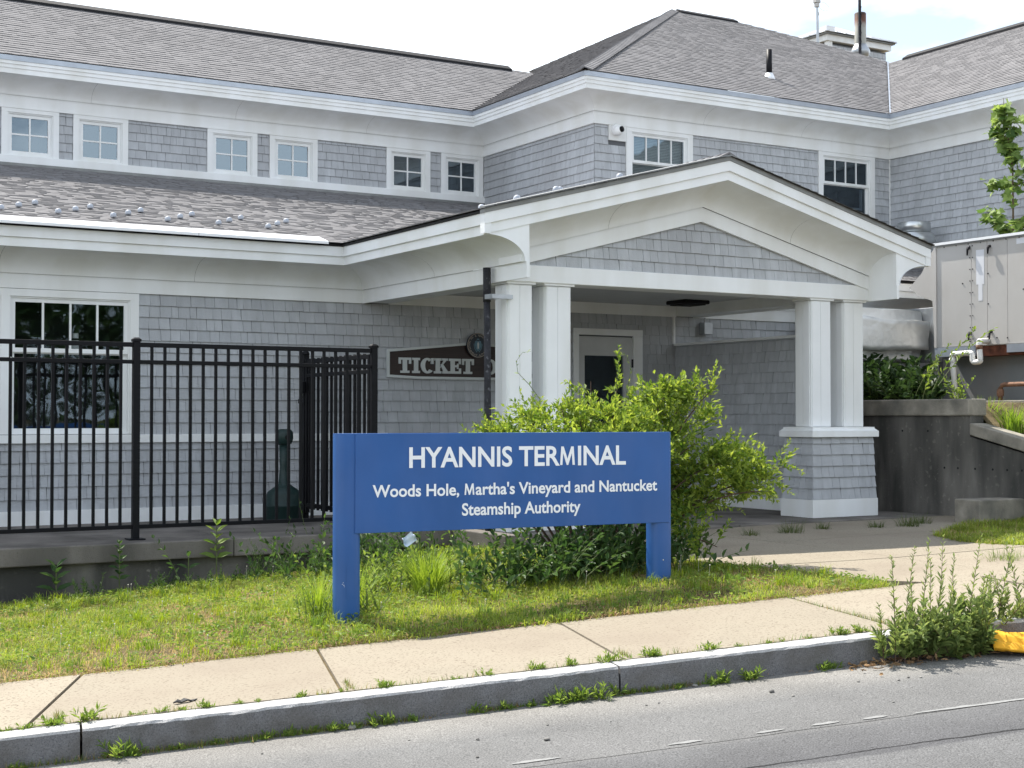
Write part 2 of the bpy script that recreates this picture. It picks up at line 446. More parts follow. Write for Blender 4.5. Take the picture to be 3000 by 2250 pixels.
class MB:
    def __init__(s):
        s.v, s.f = [], []

    def add(s, vs_, fs_):
        k = len(s.v)
        s.v += [tuple(p) for p in vs_]
        s.f += [tuple(i + k for i in f) for f in fs_]
        return s

    def box(s, x0, x1, y0, y1, z0, z1):
        return s.add([(x0, y0, z0), (x1, y0, z0), (x1, y1, z0), (x0, y1, z0), (x0, y0, z1), (x1, y0, z1), (x1, y1, z1), (x0, y1, z1)],
                     [(0, 3, 2, 1), (4, 5, 6, 7), (0, 1, 5, 4), (1, 2, 6, 5), (2, 3, 7, 6), (3, 0, 4, 7)])

    def quad(s, a, b_, c, d):
        return s.add([a, b_, c, d], [(0, 1, 2, 3)])

    def prism(s, poly, ext):
        """poly: 3D loop, ext: extrusion vector"""
        k = len(poly)
        e_ = Vector(ext)
        vs_ = [tuple(p) for p in poly] + [tuple(Vector(p) + e_) for p in poly]
        fs_ = [tuple(range(k)), tuple(range(2 * k - 1, k - 1, -1))]
        fs_ += [(i, i + k, (i + 1) % k + k, (i + 1) % k) for i in range(k)]
        return s.add(vs_, fs_)

    def tube(s, path, r, n_=8, cap=True):
        path = [Vector(p) for p in path]
        rs = r if isinstance(r, (list, tuple)) else [r] * len(path)
        k = len(s.v)
        up0 = Vector((0.13, 0.21, 0.97))
        for i, p in enumerate(path):
            t = (path[min(i + 1, len(path) - 1)] - path[max(i - 1, 0)])
            t = t.normalized() if t.length > 1e-9 else Vector((0, 0, 1))
            u = t.cross(up0 if abs(t.dot(up0)) < 0.95 else Vector((1, 0, 0))).normalized()
            w = t.cross(u)
            for j in range(n_):
                a = 2 * math.pi * j / n_
                s.v.append(tuple(p + (u * math.cos(a) + w * math.sin(a)) * rs[i]))
        for i in range(len(path) - 1):
            for j in range(n_):
                a, b_ = k + i * n_ + j, k + i * n_ + (j + 1) % n_
                s.f.append((a, b_, b_ + n_, a + n_))
        if cap:
            s.f.append(tuple(k + j for j in range(n_))[::-1])
            s.f.append(tuple(k + (len(path) - 1) * n_ + j for j in range(n_)))
        return s

    def lathe(s, prof, c, n_=20):
        k = len(s.v)
        for r_, z_ in prof:
            for j in range(n_):
                a = 2 * math.pi * j / n_
                s.v.append((c[0] + r_ * math.cos(a), c[1] + r_ * math.sin(a), c[2] + z_))
        for i in range(len(prof) - 1):
            for j in range(n_):
                a, b_ = k + i * n_ + j, k + i * n_ + (j + 1) % n_
                s.f.append((a, b_, b_ + n_, a + n_))
        s.f.append(tuple(k + j for j in range(n_))[::-1])
        s.f.append(tuple(k + (len(prof) - 1) * n_ + j for j in range(n_)))
        return s

    def build(s, name, material, parent=None, smooth=False, origin=None, bevel=0.0, rnd=None):
        o = mesh_obj(name, s.v, s.f, material, parent, smooth, rnd, origin)
        if bevel:
            md = o.modifiers.new('bevel', 'BEVEL')
            md.width = bevel; md.segments = 2; md.limit_method = 'ANGLE'
        return o


def bx(name, dims, material, parent=None, bevel=0.0):
    return MB().box(*dims).build(name, material, parent, bevel=bevel)


def tag(o, label=None, cat=None, group=None, kind=None):
    if label: o['label'] = label
    if cat: o['category'] = cat
    if group: o['group'] = group
    if kind: o['kind'] = kind
    return o


def thing(name, loc, label, cat, group=None):
    o = bpy.data.objects.new(name, None)
    o.empty_display_size = 0.2
    COL.objects.link(o)
    o.location = loc
    return tag(o, label, cat, group)


def struct(o):
    o['kind'] = 'structure'
    return o


def inst(o, name, parent, loc):
    """another object sharing o's mesh, at a world place"""
    c = bpy.data.objects.new(name, o.data)
    COL.objects.link(c)
    c.parent = parent
    c.location = Vector(loc) - wloc(parent)
    return c


# ------------------------------------------------------------------ ground heights
def kpt(t, s, z=0.0):
    return Vector((K0.x + KD.x * t + KN.x * s, K0.y + KD.y * t + KN.y * s, z))


def soft(t):
    return np.where(t < -3, -3 + (t + 3) * 0.15, np.where(t > 9, 9 + (t - 9) * 0.15, t))


def kts(x, y):
    return (x - K0.x) * KD.x + (y - K0.y) * KD.y, (x - K0.x) * KN.x + (y - K0.y) * KN.y


def road_z(x, y):
    t, _ = kts(np.asarray(x, float), np.asarray(y, float))
    return 0.02 + 0.0553 * soft(t)


def SB(t):
    return 1.41 + 0.025 * min(max(t, 0), 7)         # back edge of the sidewalk, metres behind the kerb face


ctrl = []
for t_ in (-3, -1, 0, 1.5, 3, 4.5, 6, 8):
    for s_ in (0.15, SB(t_)):
        q = kpt(t_, s_)
        ctrl.append((q.x, q.y, 0.02 + 0.0553 * t_ + 0.155 + 0.012 * s_))
ctrl += [(4.09, 9.02, .378), (6.5, 8.81, .535), (2.6, 13.0, .12), (4.2, 13.0, .20), (5.8, 13.0, .30), (7.0, 12.0, .46), (6.4, 11, .46), (5, 10.5, .36),
         (3, 11, .22), (0.5, 12, .05), (-2, 11, 0.0), (9, 9.6, .55), (10, 11.9, .575), (7.7, 10.6, .53), (12, 11, .585), (10.6, 8.9, .57), (9.3, 7.8, .53), (12.8, 9, .63),
         (8.4, 8.3, .52), (11.5, 6.9, .62), (13.2, 12.5, .575), (7.5, 9.4, .535)]
_C = np.array(ctrl)
_n = len(_C)
_A = np.zeros((_n + 3, _n + 3))
_d = np.hypot(_C[:, None, 0] - _C[None, :, 0], _C[:, None, 1] - _C[None, :, 1])
_A[:_n, :_n] = _d + np.eye(_n) * -0.02
_A[:_n, _n] = 1; _A[:_n, _n + 1:] = _C[:, :2]
_A[_n, :_n] = 1; _A[_n + 1:, :_n] = _C[:, :2].T
_w = np.linalg.solve(_A, np.concatenate([_C[:, 2], [0, 0, 0]]))


def g(x, y):
    x = np.asarray(x, float); y = np.asarray(y, float)
    xs = np.clip(x, -3, 14); ys = np.clip(y, 4, 15)
    dd = np.hypot(xs[..., None] - _C[:, 0], ys[..., None] - _C[:, 1])
    return dd @ _w[:_n] + _w[_n] + _w[_n + 1] * xs + _w[_n + 2] * ys


# one ground sheet out to the horizon
xs = np.unique(np.concatenate([[-600, -200, -80, -30, -12, -6], np.arange(-3, 14.01, 0.25), [16, 20, 26, 40, 80, 200, 600]]))
ys = np.unique(np.concatenate([[-600, -200, -80, -30, -10, 0, 3], np.arange(4, 15.01, 0.25), [18, 24, 40, 80, 200, 600]]))
GX, GY = np.meshgrid(xs, ys)
gz = g(GX, GY) - 0.03
tt, ss = kts(GX, GY)
gz = np.where(ss < 0.12, road_z(GX, GY) - 0.09, gz)
gz = np.where((ss >= 0.12) & (ss < 1.3), gz - 0.06, gz)
gz = np.where((GX > 7.3) & (GY > 7) & (GX < 13.0), gz - 0.05, gz)
gz = np.minimum(gz, 0.5)
nx_, ny_ = len(xs), len(ys)
fs = [(j * nx_ + i, j * nx_ + i + 1, (j + 1) * nx_ + i + 1, (j + 1) * nx_ + i) for j in range(ny_ - 1) for i in range(nx_ - 1)]
struct(mesh_obj('ground', np.stack([GX, GY, gz], -1).reshape(-1, 3), fs, 'soil', smooth=True))

# road sheet
ts_ = np.unique(np.concatenate([[-300, -100, -30, -10, -5], np.arange(-3, 9.1, 0.5), [12, 20, 50, 150, 300]]))
ss_ = np.array([-14, -9, -6, -4, -2.5, -1.5, -0.7, 0.03])
rv, rf = [], []
for t_ in ts_:
    for s_ in ss_:
        q = kpt(t_, s_)
        rv.append((q.x, q.y, 0.02 + 0.0553 * float(soft(np.array(t_))) + (0 if s_ > -3 else (s_ + 3) * 0.01)))
m_ = len(ss_)
for i in range(len(ts_) - 1):
    for j in range(m_ - 1):
        rf.append((i * m_ + j, (i + 1) * m_ + j, (i + 1) * m_ + j + 1, i * m_ + j + 1))
road = struct(mesh_obj('road', rv, rf, 'asphalt', smooth=True))


def kz(t):
    return 0.02 + 0.0553 * float(soft(np.array(float(t))))


# worn white line: broken dashes, each a thin uneven patch of paint
for (t0, t1, s0) in ((2.2, 2.44, -1.15), (2.95, 3.13, -1.185), (3.40, 3.56, -1.185), (3.70, 3.85, -1.185), (3.97, 4.11, -1.195), (4.24, 6.2, -1.215)):
    k_ = max(4, int((t1 - t0) / 0.05))
    v_, f_ = [], []
    for i in range(k_ + 1):
        t_ = t0 + (t1 - t0) * i / k_
        taper = min(1, 3.0 * i / k_ + 0.25, 3.0 * (k_ - i) / k_ + 0.25) if t1 < 5 else min(1, 6.0 * i / k_ + 0.3)
        w_ = 0.026 * taper * random.uniform(0.75, 1.15)
        o_ = random.uniform(-0.004, 0.004) + (t_ - 4.24) * -0.02 * (t0 > 4.2)
        for sg in (-0.35, 1):
            q = kpt(t_, s0 + o_ + sg * w_, kz(t_) + 0.0035)
            v_.append(q)
    for i in range(k_):
        f_.append((2 * i, 2 * i + 2, 2 * i + 3, 2 * i + 1))
    mesh_obj('paint_dash', v_, f_, 'white_paint_worn', road)

# kerb of granite stones
kerb = struct(bpy.data.objects.new('kerb', None)); COL.objects.link(kerb)
kerb.location = kpt(3, 0.07, kz(3))
KJ = [-7.5, -5.0, -2.3, 0.375, 3.19, 5.9, 8.6, 11.4]
for a_, b_ in zip(KJ[:-1], KJ[1:]):
    a_, b_ = a_ + 0.006, b_ - 0.006
    k_ = int((b_ - a_) / 0.055)
    prof = [(0.0, -0.12), (-0.012, 0.0), (-0.006, 0.08), (-0.002, 0.137), (0.006, 0.15), (0.075, 0.152), (0.148, 0.151), (0.150, 0.05), (0.150, -0.12)]
    v_, f_ = [], []
    for i in range(k_ + 1):
        t_ = a_ + (b_ - a_) * i / k_
        ch = random.random()
        for j, (s_, z_) in enumerate(prof):
            ds, dz = random.uniform(-.004, .004), random.uniform(-.0012, .0012)
            if j in (3, 4):
                ds += 0.004 * (ch > 0.8) + random.uniform(0, .002); dz -= (0.005 * ch if ch > 0.88 else random.uniform(0, .002))
            q = kpt(t_, s_ + ds, kz(t_) + z_ + dz)
            v_.append(q)
    p_ = len(prof)
    for i in range(k_):
        for j in range(p_ - 1):
            f_.append((i * p_ + j, (i + 1) * p_ + j, (i + 1) * p_ + j + 1, i * p_ + j + 1))
    f_.append(tuple(range(p_))); f_.append(tuple(reversed(range(k_ * p_, k_ * p_ + p_))))
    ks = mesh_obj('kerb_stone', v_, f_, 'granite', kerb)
    ks.data.materials.append(MATS['granite_shaded_face'])
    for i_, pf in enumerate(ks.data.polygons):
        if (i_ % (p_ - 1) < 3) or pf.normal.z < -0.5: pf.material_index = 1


def slab(name, poly, zf, thick, material, parent, res=0.3, drop=0.0):
    """a concrete slab: polygon subdivided a little, top draped on zf, sides down"""
    bm = bmesh.new()
    vs_ = [bm.verts.new((p[0], p[1], 0)) for p in poly]
    f_ = bm.faces.new(vs_)
    bmesh.ops.triangulate(bm, faces=[f_])
    bmesh.ops.subdivide_edges(bm, edges=[e_ for e_ in bm.edges if e_.calc_length() > res * 2], cuts=2, use_grid_fill=True)
    bmesh.ops.triangulate(bm, faces=bm.faces[:])
    for v_ in bm.verts:
        v_.co.z = float(zf(v_.co.x, v_.co.y)) + drop
    ret = bmesh.ops.extrude_face_region(bm, geom=bm.faces[:])
    for e_ in ret['geom']:
        if isinstance(e_, bmesh.types.BMVert):
            e_.co.z -= thick
    bmesh.ops.recalc_face_normals(bm, faces=bm.faces[:])
    me = bpy.data.meshes.new(name)
    base = wloc(parent)
    bm.transform(Matrix.Translation(-base))
    bm.to_mesh(me); bm.free()
    me.materials.append(MATS[material])
    o = bpy.data.objects.new(name, me); COL.objects.link(o); o.parent = parent
    return o


sidewalk = struct(bpy.data.objects.new('sidewalk', None)); COL.objects.link(sidewalk)
sidewalk.location = kpt(3, 0.8, kz(3) + 0.15)
SJ = [(-6.2, -6.0), (-4.55, -4.35), (-3.0, -2.75), (-1.45, -1.15), (0.115, 0.42), (1.69, 1.80), (3.285, 3.385), (5.055, 5.075), (6.65, 6.65), (8.3, 8.3), (10, 10)]


def side_z(x, y):
    t_, s_ = kts(x, y)
    return 0.02 + 0.0553 * float(soft(np.array(t_))) + 0.152 + 0.012 * s_


for i, ((f0, b0), (f1, b1)) in enumerate(zip(SJ[:-1], SJ[1:])):
    e_ = 0.010
    jig = random.uniform(-0.004, 0.004)
    poly = []
    for k in range(7):
        t_ = (f0 + e_) + ((f1 - e_) - (f0 + e_)) * k / 6
        poly.append(kpt(t_, 0.163))
    for k in range(7):
        t_ = (b1 - e_) + ((b0 + e_) - (b1 - e_)) * k / 6
        poly.append(kpt(t_, SB(t_) + 0.02))
    slab('paving_slab', [(p.x, p.y) for p in poly], side_z, 0.10, 'concrete_tan', sidewalk, drop=jig)
# joint fill
q = [kpt(-6, 0.16), kpt(10, 0.16), kpt(10, 1.4), kpt(-6, 1.4)]
slab('joint_fill', [(p.x, p.y) for p in q], side_z, 0.05, 'soil', sidewalk, drop=-0.018)

# walk from the sidewalk up to the entrance
LAWN_EDGE = [(7.757, 7.754), (7.74, 8.41), (7.63, 8.80), (7.48, 9.175), (7.40, 9.85), (7.25, 10.9), (7.1, 11.95)]
RL = [(10.69, 9.98), (10.45, 9.45), (10.48, 9.12), (10.62, 8.85), (11.6, 8.55), (13.0, 8.3)]
walk_poly = LAWN_EDGE + [(13.0, 11.95), (12.95, 11.0), (11.93, 10.72)] + RL + [(13.0, 6.35)]
qq = [kpt(t_, SB(t_) + 0.03) for t_ in (10.5, 9, 7.5, 6.2)]
walk_poly = LAWN_EDGE + [(13.0, 11.95), (12.95, 11.0), (11.93, 10.72)] + RL + [(p.x, p.y) for p in qq]


def clip(poly, a, b_, c):
    """keep a*x+b*y<=c"""
    out = []
    for i in range(len(poly)):
        p, q_ = poly[i], poly[(i + 1) % len(poly)]
        dp, dq = a * p[0] + b_ * p[1] - c, a * q_[0] + b_ * q_[1] - c
        if dp <= 0: out.append(p)
        if (dp < 0 < dq) or (dq < 0 < dp):
            k = dp / (dp - dq)
            out.append((p[0] + (q_[0] - p[0]) * k, p[1] + (q_[1] - p[1]) * k))
    return out


walk = struct(bpy.data.objects.new('entrance_walk', None)); COL.objects.link(walk)
walk.location = (9.5, 9.5, 0.55)
gf = lambda x, y: float(g(x, y))
ycut = [(6.0, 0), (7.98, -0.06), (8.95, -0.06), (10.4, 0), (12.0, 0)]
xcut = [6.5, 9.05, 11.0, 13.2]
for (y0, m0), (y1, m1) in zip(ycut[:-1], ycut[1:]):
    for x0, x1 in zip(xcut[:-1], xcut[1:]):
        pl = clip(walk_poly, -m1 * 1.0, 1, y1 - m1 * 8.2 - 0.006)
        pl = clip(pl, m0, -1, -(y0 - m0 * 8.2) - 0.006)
        pl = clip(clip(pl, 1, 0, x1 - 0.006), -1, 0, -x0 - 0.006)
        if len(pl) >= 3:
            ar = abs(sum(pl[i][0] * pl[(i + 1) % len(pl)][1] - pl[(i + 1) % len(pl)][0] * pl[i][1] for i in range(len(pl)))) / 2
            if ar > 0.02:
                slab('paving_slab', pl, gf, 0.08, 'concrete_tan', walk, drop=random.uniform(-.004, .004))

# terrace slab carrying the fence, its foundation, and the entrance floor
terr = struct(bpy.data.objects.new('terrace', None)); COL.objects.link(terr)
terr.location = (4, 14.3, 0.585)
for x0, x1 in ((-1.0, 1.6), (1.606, 4.75), (4.756, 7.05)):
    bx('terrace_slab', (x0, x1, 13.0, 15.66, 0.42, 0.585 + random.uniform(-.002, .002)), 'concrete_grey', terr, bevel=0.012)
bx('foundation', (-1.0, 7.04, 13.09, 15.6, -0.4, 0.42), 'concrete_dark', terr)
ent = struct(bpy.data.objects.new('entrance_floor', None)); COL.objects.link(ent)
ent.location = (9.8, 13.6, 0.585)
bx('floor_slab', (7.056, 9.9, 11.96, 15.66, 0.25, 0.587), 'concrete_grey', ent, bevel=0.01)
bx('floor_slab', (9.908, 12.9, 11.96, 15.66, 0.25, 0.585), 'concrete_grey', ent, bevel=0.01)

# ------------------------------------------------------------------ the terminal building
BLD = thing('terminal_building', (9.5, 16.5, 0.585), 'grey shingled two-storey terminal building with white trim and a columned entrance gable', 'building')
Z_EAVE, SLOPE_L = 3.67, 0.257
N_SINGLE = 300
single_count = 0
SH_MESH = {}


def wall_sheet(name, o, u, nrm, W, z0, z1, holes, thick=0.12):
    """backing wall with rectangular holes; o: (x,y) start, u along, nrm outward"""
    us = sorted({0.0, W} | {h[0] for h in holes} | {h[1] for h in holes})
    zs = sorted({z0, z1} | {h[2] for h in holes} | {h[3] for h in holes})
    mb = MB()
    for a_, b_ in zip(us[:-1], us[1:]):
        for c_, d_ in zip(zs[:-1], zs[1:]):
            mu, mz = (a_ + b_) / 2, (c_ + d_) / 2
            if any(h[0] < mu < h[1] and h[2] < mz < h[3] for h in holes): continue
            P_ = lambda s_, z_: (o[0] + u[0] * s_, o[1] + u[1] * s_, z_)
            mb.prism([P_(a_, c_), P_(b_, c_), P_(b_, d_), P_(a_, d_)], (-nrm[0] * thick, -nrm[1] * thick, 0))
    return mb.build(name, 'wall_backing', BLD)


def shingle_mesh(w, h, sk):
    key = (round(w, 3), round(h, 3), sk)
    if key not in SH_MESH:
        tb, tt_ = 0.020, 0.003
        v_ = [(0, -tb, 0), (w, -tb, 0), (w + sk * .003, -tt_, h), (sk * .003, -tt_, h), (0, 0, 0), (w, 0, 0), (w + sk * .003, 0, h), (sk * .003, 0, h)]
        f_ = [(0, 1, 2, 3), (0, 4, 5, 1), (1, 5, 6, 2), (4, 0, 3, 7), (3, 2, 6, 7)]
        me = bpy.data.meshes.new('shingle'); me.from_pydata(v_, [], f_); me.materials.append(MATS['wall_shingle'])
        SH_MESH[key] = me
    return SH_MESH[key]


def shingles(part, o, u, nrm, W, z0, z1, holes=(), singles=0, poly=None, flare=None, e=0.127, wmin=0.075, wmax=0.19, single_box=None):
    """courses of wall shingles; up to `singles` of them as pieces of their own, the rest one cladding mesh"""
    global single_count
    v_, f_, r_ = [], [], []
    row = 0
    z = z0
    left = singles
    while z < z1 - 0.02:
        zt = min(z + e, z1)
        zm = (z + zt) / 2
        ivs = [(0.0, W)]
        if poly: ivs = poly(z)
        if flare: ivs = [(-flare(zm), W + flare(zm))]
        for h in holes:
            if h[2] - 0.01 < zm < h[3] + 0.01:
                nv = []
                for a_, b_ in ivs:
                    if h[0] > a_: nv.append((a_, min(b_, h[0])))
                    if h[1] < b_: nv.append((max(a_, h[1]), b_))
                ivs = [q_ for q_ in nv if q_[1] - q_[0] > 0.015]
        for a_, b_ in ivs:
            s_ = a_
            while s_ < b_ - 0.004:
                w_ = round(random.choice((0.075, 0.09, 0.1, 0.11, 0.12, 0.13, 0.145, 0.16, 0.185)), 3)
                w_ = min(max(w_, wmin), wmax)
                if b_ - (s_ + w_) < 0.045: w_ = b_ - s_
                zb = z + random.choice((-0.002, 0, 0, 0.001))
                h_ = zt - z
                gap = 0.0038
                sk = random.choice((-1, 0, 0, 1))
                fl = flare(z) if flare else 0.0
                fl2 = flare(zt) if flare else 0.0
                okbox = single_box is None or (single_box[0] <= s_ <= single_box[1] and single_box[2] <= z <= single_box[3])
                if left > 0 and single_count < N_SINGLE and not flare and okbox and nrm == (0, -1):
                    ob = bpy.data.objects.new('shingle', shingle_mesh(w_ - gap, h_, sk))
                    COL.objects.link(ob); ob.parent = part
                    ob.location = Vector((o[0] + u[0] * s_, o[1], zb)) - wloc(part)
                    left -= 1; single_count += 1
                else:
                    k = len(v_)
                    sa, sb = s_, s_ + w_ - gap
                    ex = sk * 0.003
                    for (ss1, tk, zz, ff) in ((sa, .020, zb, fl), (sb, .020, zb, fl), (sb + ex, .003, zt, fl2), (sa + ex, .003, zt, fl2), (sa, 0, zb, fl), (sb, 0, zb, fl), (sb + ex, 0, zt, fl2), (sa + ex, 0, zt, fl2)):
                        d_ = tk + ff
                        v_.append((o[0] + u[0] * ss1 + nrm[0] * d_, o[1] + u[1] * ss1 + nrm[1] * d_, zz))
                    f_ += [(k, k + 1, k + 2, k + 3), (k, k + 4, k + 5, k + 1), (k + 1, k + 5, k + 6, k + 2), (k + 4, k, k + 3, k + 7), (k + 3, k + 2, k + 6, k + 7)]
                    r_ += [random.random()] * 8
                s_ += w_
        z += e
        row += 1
    if v_:
        c = mesh_obj('shingle_cladding', v_, f_, 'wall_shingle', part, rnd=r_)
        c['kind'] = 'stuff'


def window(loc_o, u, nrm, u0, u1, z0, z1, casing, sash, lights, glass='glass_sky', split=None, sill=False, room=True, name='window'):
    """casing boards > sash frame, muntins, panes; u along the wall from loc_o; lights=(cols, rows) of the upper (or only) sash"""
    def Bx(mb, a_, b_, d0, d1, c_, e_):
        P_ = lambda s_, d_, z_: (loc_o[0] + u[0] * s_ + nrm[0] * d_, loc_o[1] + u[1] * s_ + nrm[1] * d_, z_)
        mb.add([P_(a_, d1, c_), P_(b_, d1, c_), P_(b_, d0, c_), P_(a_, d0, c_), P_(a_, d1, e_), P_(b_, d1, e_), P_(b_, d0, e_), P_(a_, d0, e_)],
               [(0, 3, 2, 1), (4, 5, 6, 7), (0, 1, 5, 4), (1, 2, 6, 5), (2, 3, 7, 6), (3, 0, 4, 7)])
    cl, cr_, ct, cb = casing
    mb = MB()
    Bx(mb, u0, u0 + cl, -0.02, 0.032, z0, z1 - ct)
    Bx(mb, u1 - cr_, u1, -0.02, 0.032, z0, z1 - ct)
    Bx(mb, u0, u1, -0.02, 0.034, z1 - ct, z1)
    if cb: Bx(mb, u0, u1, -0.02, 0.036, z0 - cb, z0)
    if sill: Bx(mb, u0 - 0.02, u1 + 0.02, -0.02, 0.06, z0 - 0.035, z0)
    W_ = mb.build(name, 'white_trim', BLD)
    a_, b_, c_, d_ = u0 + cl, u1 - cr_, z0, z1 - ct
    # outer jamb
    jm = MB(); jw = 0.016
    Bx(jm, a_, a_ + jw, -0.05, 0.016, c_, d_); Bx(jm, b_ - jw, b_, -0.05, 0.016, c_, d_)
    Bx(jm, a_ + jw, b_ - jw, -0.05, 0.016, d_ - jw, d_); Bx(jm, a_ + jw, b_ - jw, -0.05, 0.018, c_, c_ + jw)
    jm.build('jamb', 'white_trim', W_)
    a_ += jw; b_ -= jw; c_ += jw; d_ -= jw

    def sash_unit(c0, d0, cols, rows, dep, gl):
        sm = MB()
        Bx(sm, a_, a_ + sash, dep - .03, dep, c0, d0); Bx(sm, b_ - sash, b_, dep - .03, dep, c0, d0)
        Bx(sm, a_ + sash, b_ - sash, dep - .03, dep, d0 - sash, d0); Bx(sm, a_ + sash, b_ - sash, dep - .03, dep, c0, c0 + sash * 1.1)
        sm.build('sash', 'white_trim', W_)
        ga, gb, gc, gd = a_ + sash, b_ - sash, c0 + sash * 1.1, d0 - sash
        mw = 0.022
        for i in range(1, cols):
            p_ = ga + (gb - ga) * i / cols
            mm_ = MB(); Bx(mm_, p_ - mw / 2, p_ + mw / 2, dep - .026, dep - .004, gc, gd); mm_.build('muntin', 'white_trim', W_)
        for j in range(1, rows):
            p_ = gc + (gd - gc) * j / rows
            mm_ = MB(); Bx(mm_, ga, gb, dep - .024, dep - .006, p_ - mw / 2, p_ + mw / 2); mm_.build('muntin', 'white_trim', W_)
        for i in range(cols):
            for j in range(rows):
                pa_, pb_ = ga + (gb - ga) * i / cols + mw * .4, ga + (gb - ga) * (i + 1) / cols - mw * .4
                pc_, pd_ = gc + (gd - gc) * j / rows + mw * .4, gc + (gd - gc) * (j + 1) / rows - mw * .4
                if i == 0: pa_ = ga - .004
                if i == cols - 1: pb_ = gb + .004
                if j == 0: pc_ = gc - .004
                if j == rows - 1: pd_ = gd + .004
                P_ = lambda s_, z_: (loc_o[0] + u[0] * s_ + nrm[0] * (dep - .018), loc_o[1] + u[1] * s_ + nrm[1] * (dep - .018), z_)
                mesh_obj('pane', [P_(pa_, pc_), P_(pb_, pc_), P_(pb_, pd_), P_(pa_, pd_)], [(0, 1, 2, 3)], gl, W_)
    if split is None:
        sash_unit(c_, d_, lights[0], lights[1], -0.005, glass)
    else:
        sash_unit(split, d_, lights[0], lights[1], 0.0, glass)
        sash_unit(c_, split + sash * 0.7, 1, 1, -0.034, glass if not isinstance(room, str) else 'glass_screened')
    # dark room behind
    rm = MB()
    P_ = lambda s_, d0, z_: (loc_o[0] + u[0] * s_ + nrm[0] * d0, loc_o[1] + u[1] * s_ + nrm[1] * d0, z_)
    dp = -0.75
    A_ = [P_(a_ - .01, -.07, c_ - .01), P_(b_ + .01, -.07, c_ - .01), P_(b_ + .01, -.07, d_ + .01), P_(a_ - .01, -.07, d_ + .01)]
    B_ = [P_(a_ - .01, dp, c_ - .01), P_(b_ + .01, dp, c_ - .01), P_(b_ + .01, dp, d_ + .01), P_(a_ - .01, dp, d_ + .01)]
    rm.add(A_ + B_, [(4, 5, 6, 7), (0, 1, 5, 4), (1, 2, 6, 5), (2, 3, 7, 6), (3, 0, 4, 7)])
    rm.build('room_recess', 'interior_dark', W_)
    return W_, (a_, b_, c_, d_)


# --- lower wall (faces the street)
YA = 15.65
HW = [(1.95, 3.235, 1.53, 2.98), (3.235, 4.53, 1.53, 2.98)]          # window openings in x, z
DOOR = (10.30, 11.18, 0.585, 2.76)
w0 = -1.0
holesA = [(a_ - w0, b_ - w0, c_, d_) for a_, b_, c_, d_ in HW + [DOOR]]
wallA = wall_sheet('wall', (w0, YA), (1, 0), (0, -1), 17.8, 0.5, 3.3, [(h[0], h[1], h[2], h[3]) for h in holesA])
trimA = [(1.85 - w0, 4.625 - w0, 1.53, 3.05), (10.23 - w0, 11.31 - w0, 0.5, 2.78)]
# gable first: its shingles are the largest in the picture
XR = 9.735


def roofline(x):
    return Z_EAVE + SLOPE_L * (2.935 - abs(x - XR))


gable = MB()
gx0, gx1 = 7.4, 12.07
gable.prism([(gx0, 12.42, 3.2), (gx1, 12.42, 3.2), (gx1, 12.42, roofline(gx1) - .45), (XR, 12.42, roofline(XR) - .45), (gx0, 12.42, roofline(gx0) - .45)], (0, 0.1, 0))
gable_o = gable.build('gable_wall', 'wall_backing', BLD)


def gpoly(z):
    d_ = (roofline(XR) - 0.60 - z) / SLOPE_L
    return [(max(0, XR - d_ - gx0), min(gx1 - gx0, XR + d_ - gx0))] if d_ > 0.05 else []


shingles(gable_o, (gx0, 12.42), (1, 0), (0, -1), gx1 - gx0, 3.215, 3.84, poly=gpoly, singles=110, e=0.122)
shingles(wallA, (w0, YA), (1, 0), (0, -1), 17.8, 1.525, 3.05, holes=trimA, singles=300, single_box=(4.6 - w0, 7.4 - w0, 1.9, 3.1))
shingles(wallA, (w0, YA), (1, 0), (0, -1), 17.8, 0.725, 1.44, holes=trimA)
bx('sill_band', (w0, 7.6, YA - 0.038, YA, 1.437, 1.525), 'white_trim', BLD, bevel=0.004)
bx('base_board', (w0, 10.2, YA - 0.034, YA, 0.585, 0.735), 'white_trim', BLD)
bx('base_board', (11.33, 12.0, YA - 0.034, YA, 0.585, 0.735), 'white_trim', BLD)
for (a_, b_, c_, d_) in HW:
    edge_l, edge_r = (0.09, 0.045) if a_ < 3 else (0.045, 0.095)
    window((0, YA), (1, 0), (0, -1), a_ - (0.1 if a_ < 3 else 0), b_ + (0.095 if a_ > 3 else 0), 1.53, 3.04, (edge_l, edge_r, 0.075, 0), 0.042, (4, 1), 'glass_low', split=2.385)
# lighthouse ornament standing behind the near window's glass
lh = thing('lighthouse_ornament', (4.02, YA + 0.25, 2.42), 'small white toy lighthouse standing behind the glass of the ground floor window', 'ornament')
MB().lathe([(0.060, 0), (0.040, 0.115)], (4.02, YA + 0.25, 2.42), 14).build('tower', 'white_trim', lh, smooth=True)
MB().lathe([(0.046, 0.115), (0.046, 0.135)], (4.02, YA + 0.25, 2.42), 14).build('gallery', 'black_metal', lh)
MB().lathe([(0.033, 0.136), (0.033, 0.19)], (4.02, YA + 0.25, 2.42), 10).build('lantern', 'white_trim', lh)
MB().lathe([(0.036, 0.19), (0.004, 0.215)], (4.02, YA + 0.25, 2.42), 10).build('cap', 'black_metal', lh)
bx('shelf', (3.3, 4.45, YA + 0.1, YA + 0.5, 2.395, 2.418), 'interior_dark', BLD)

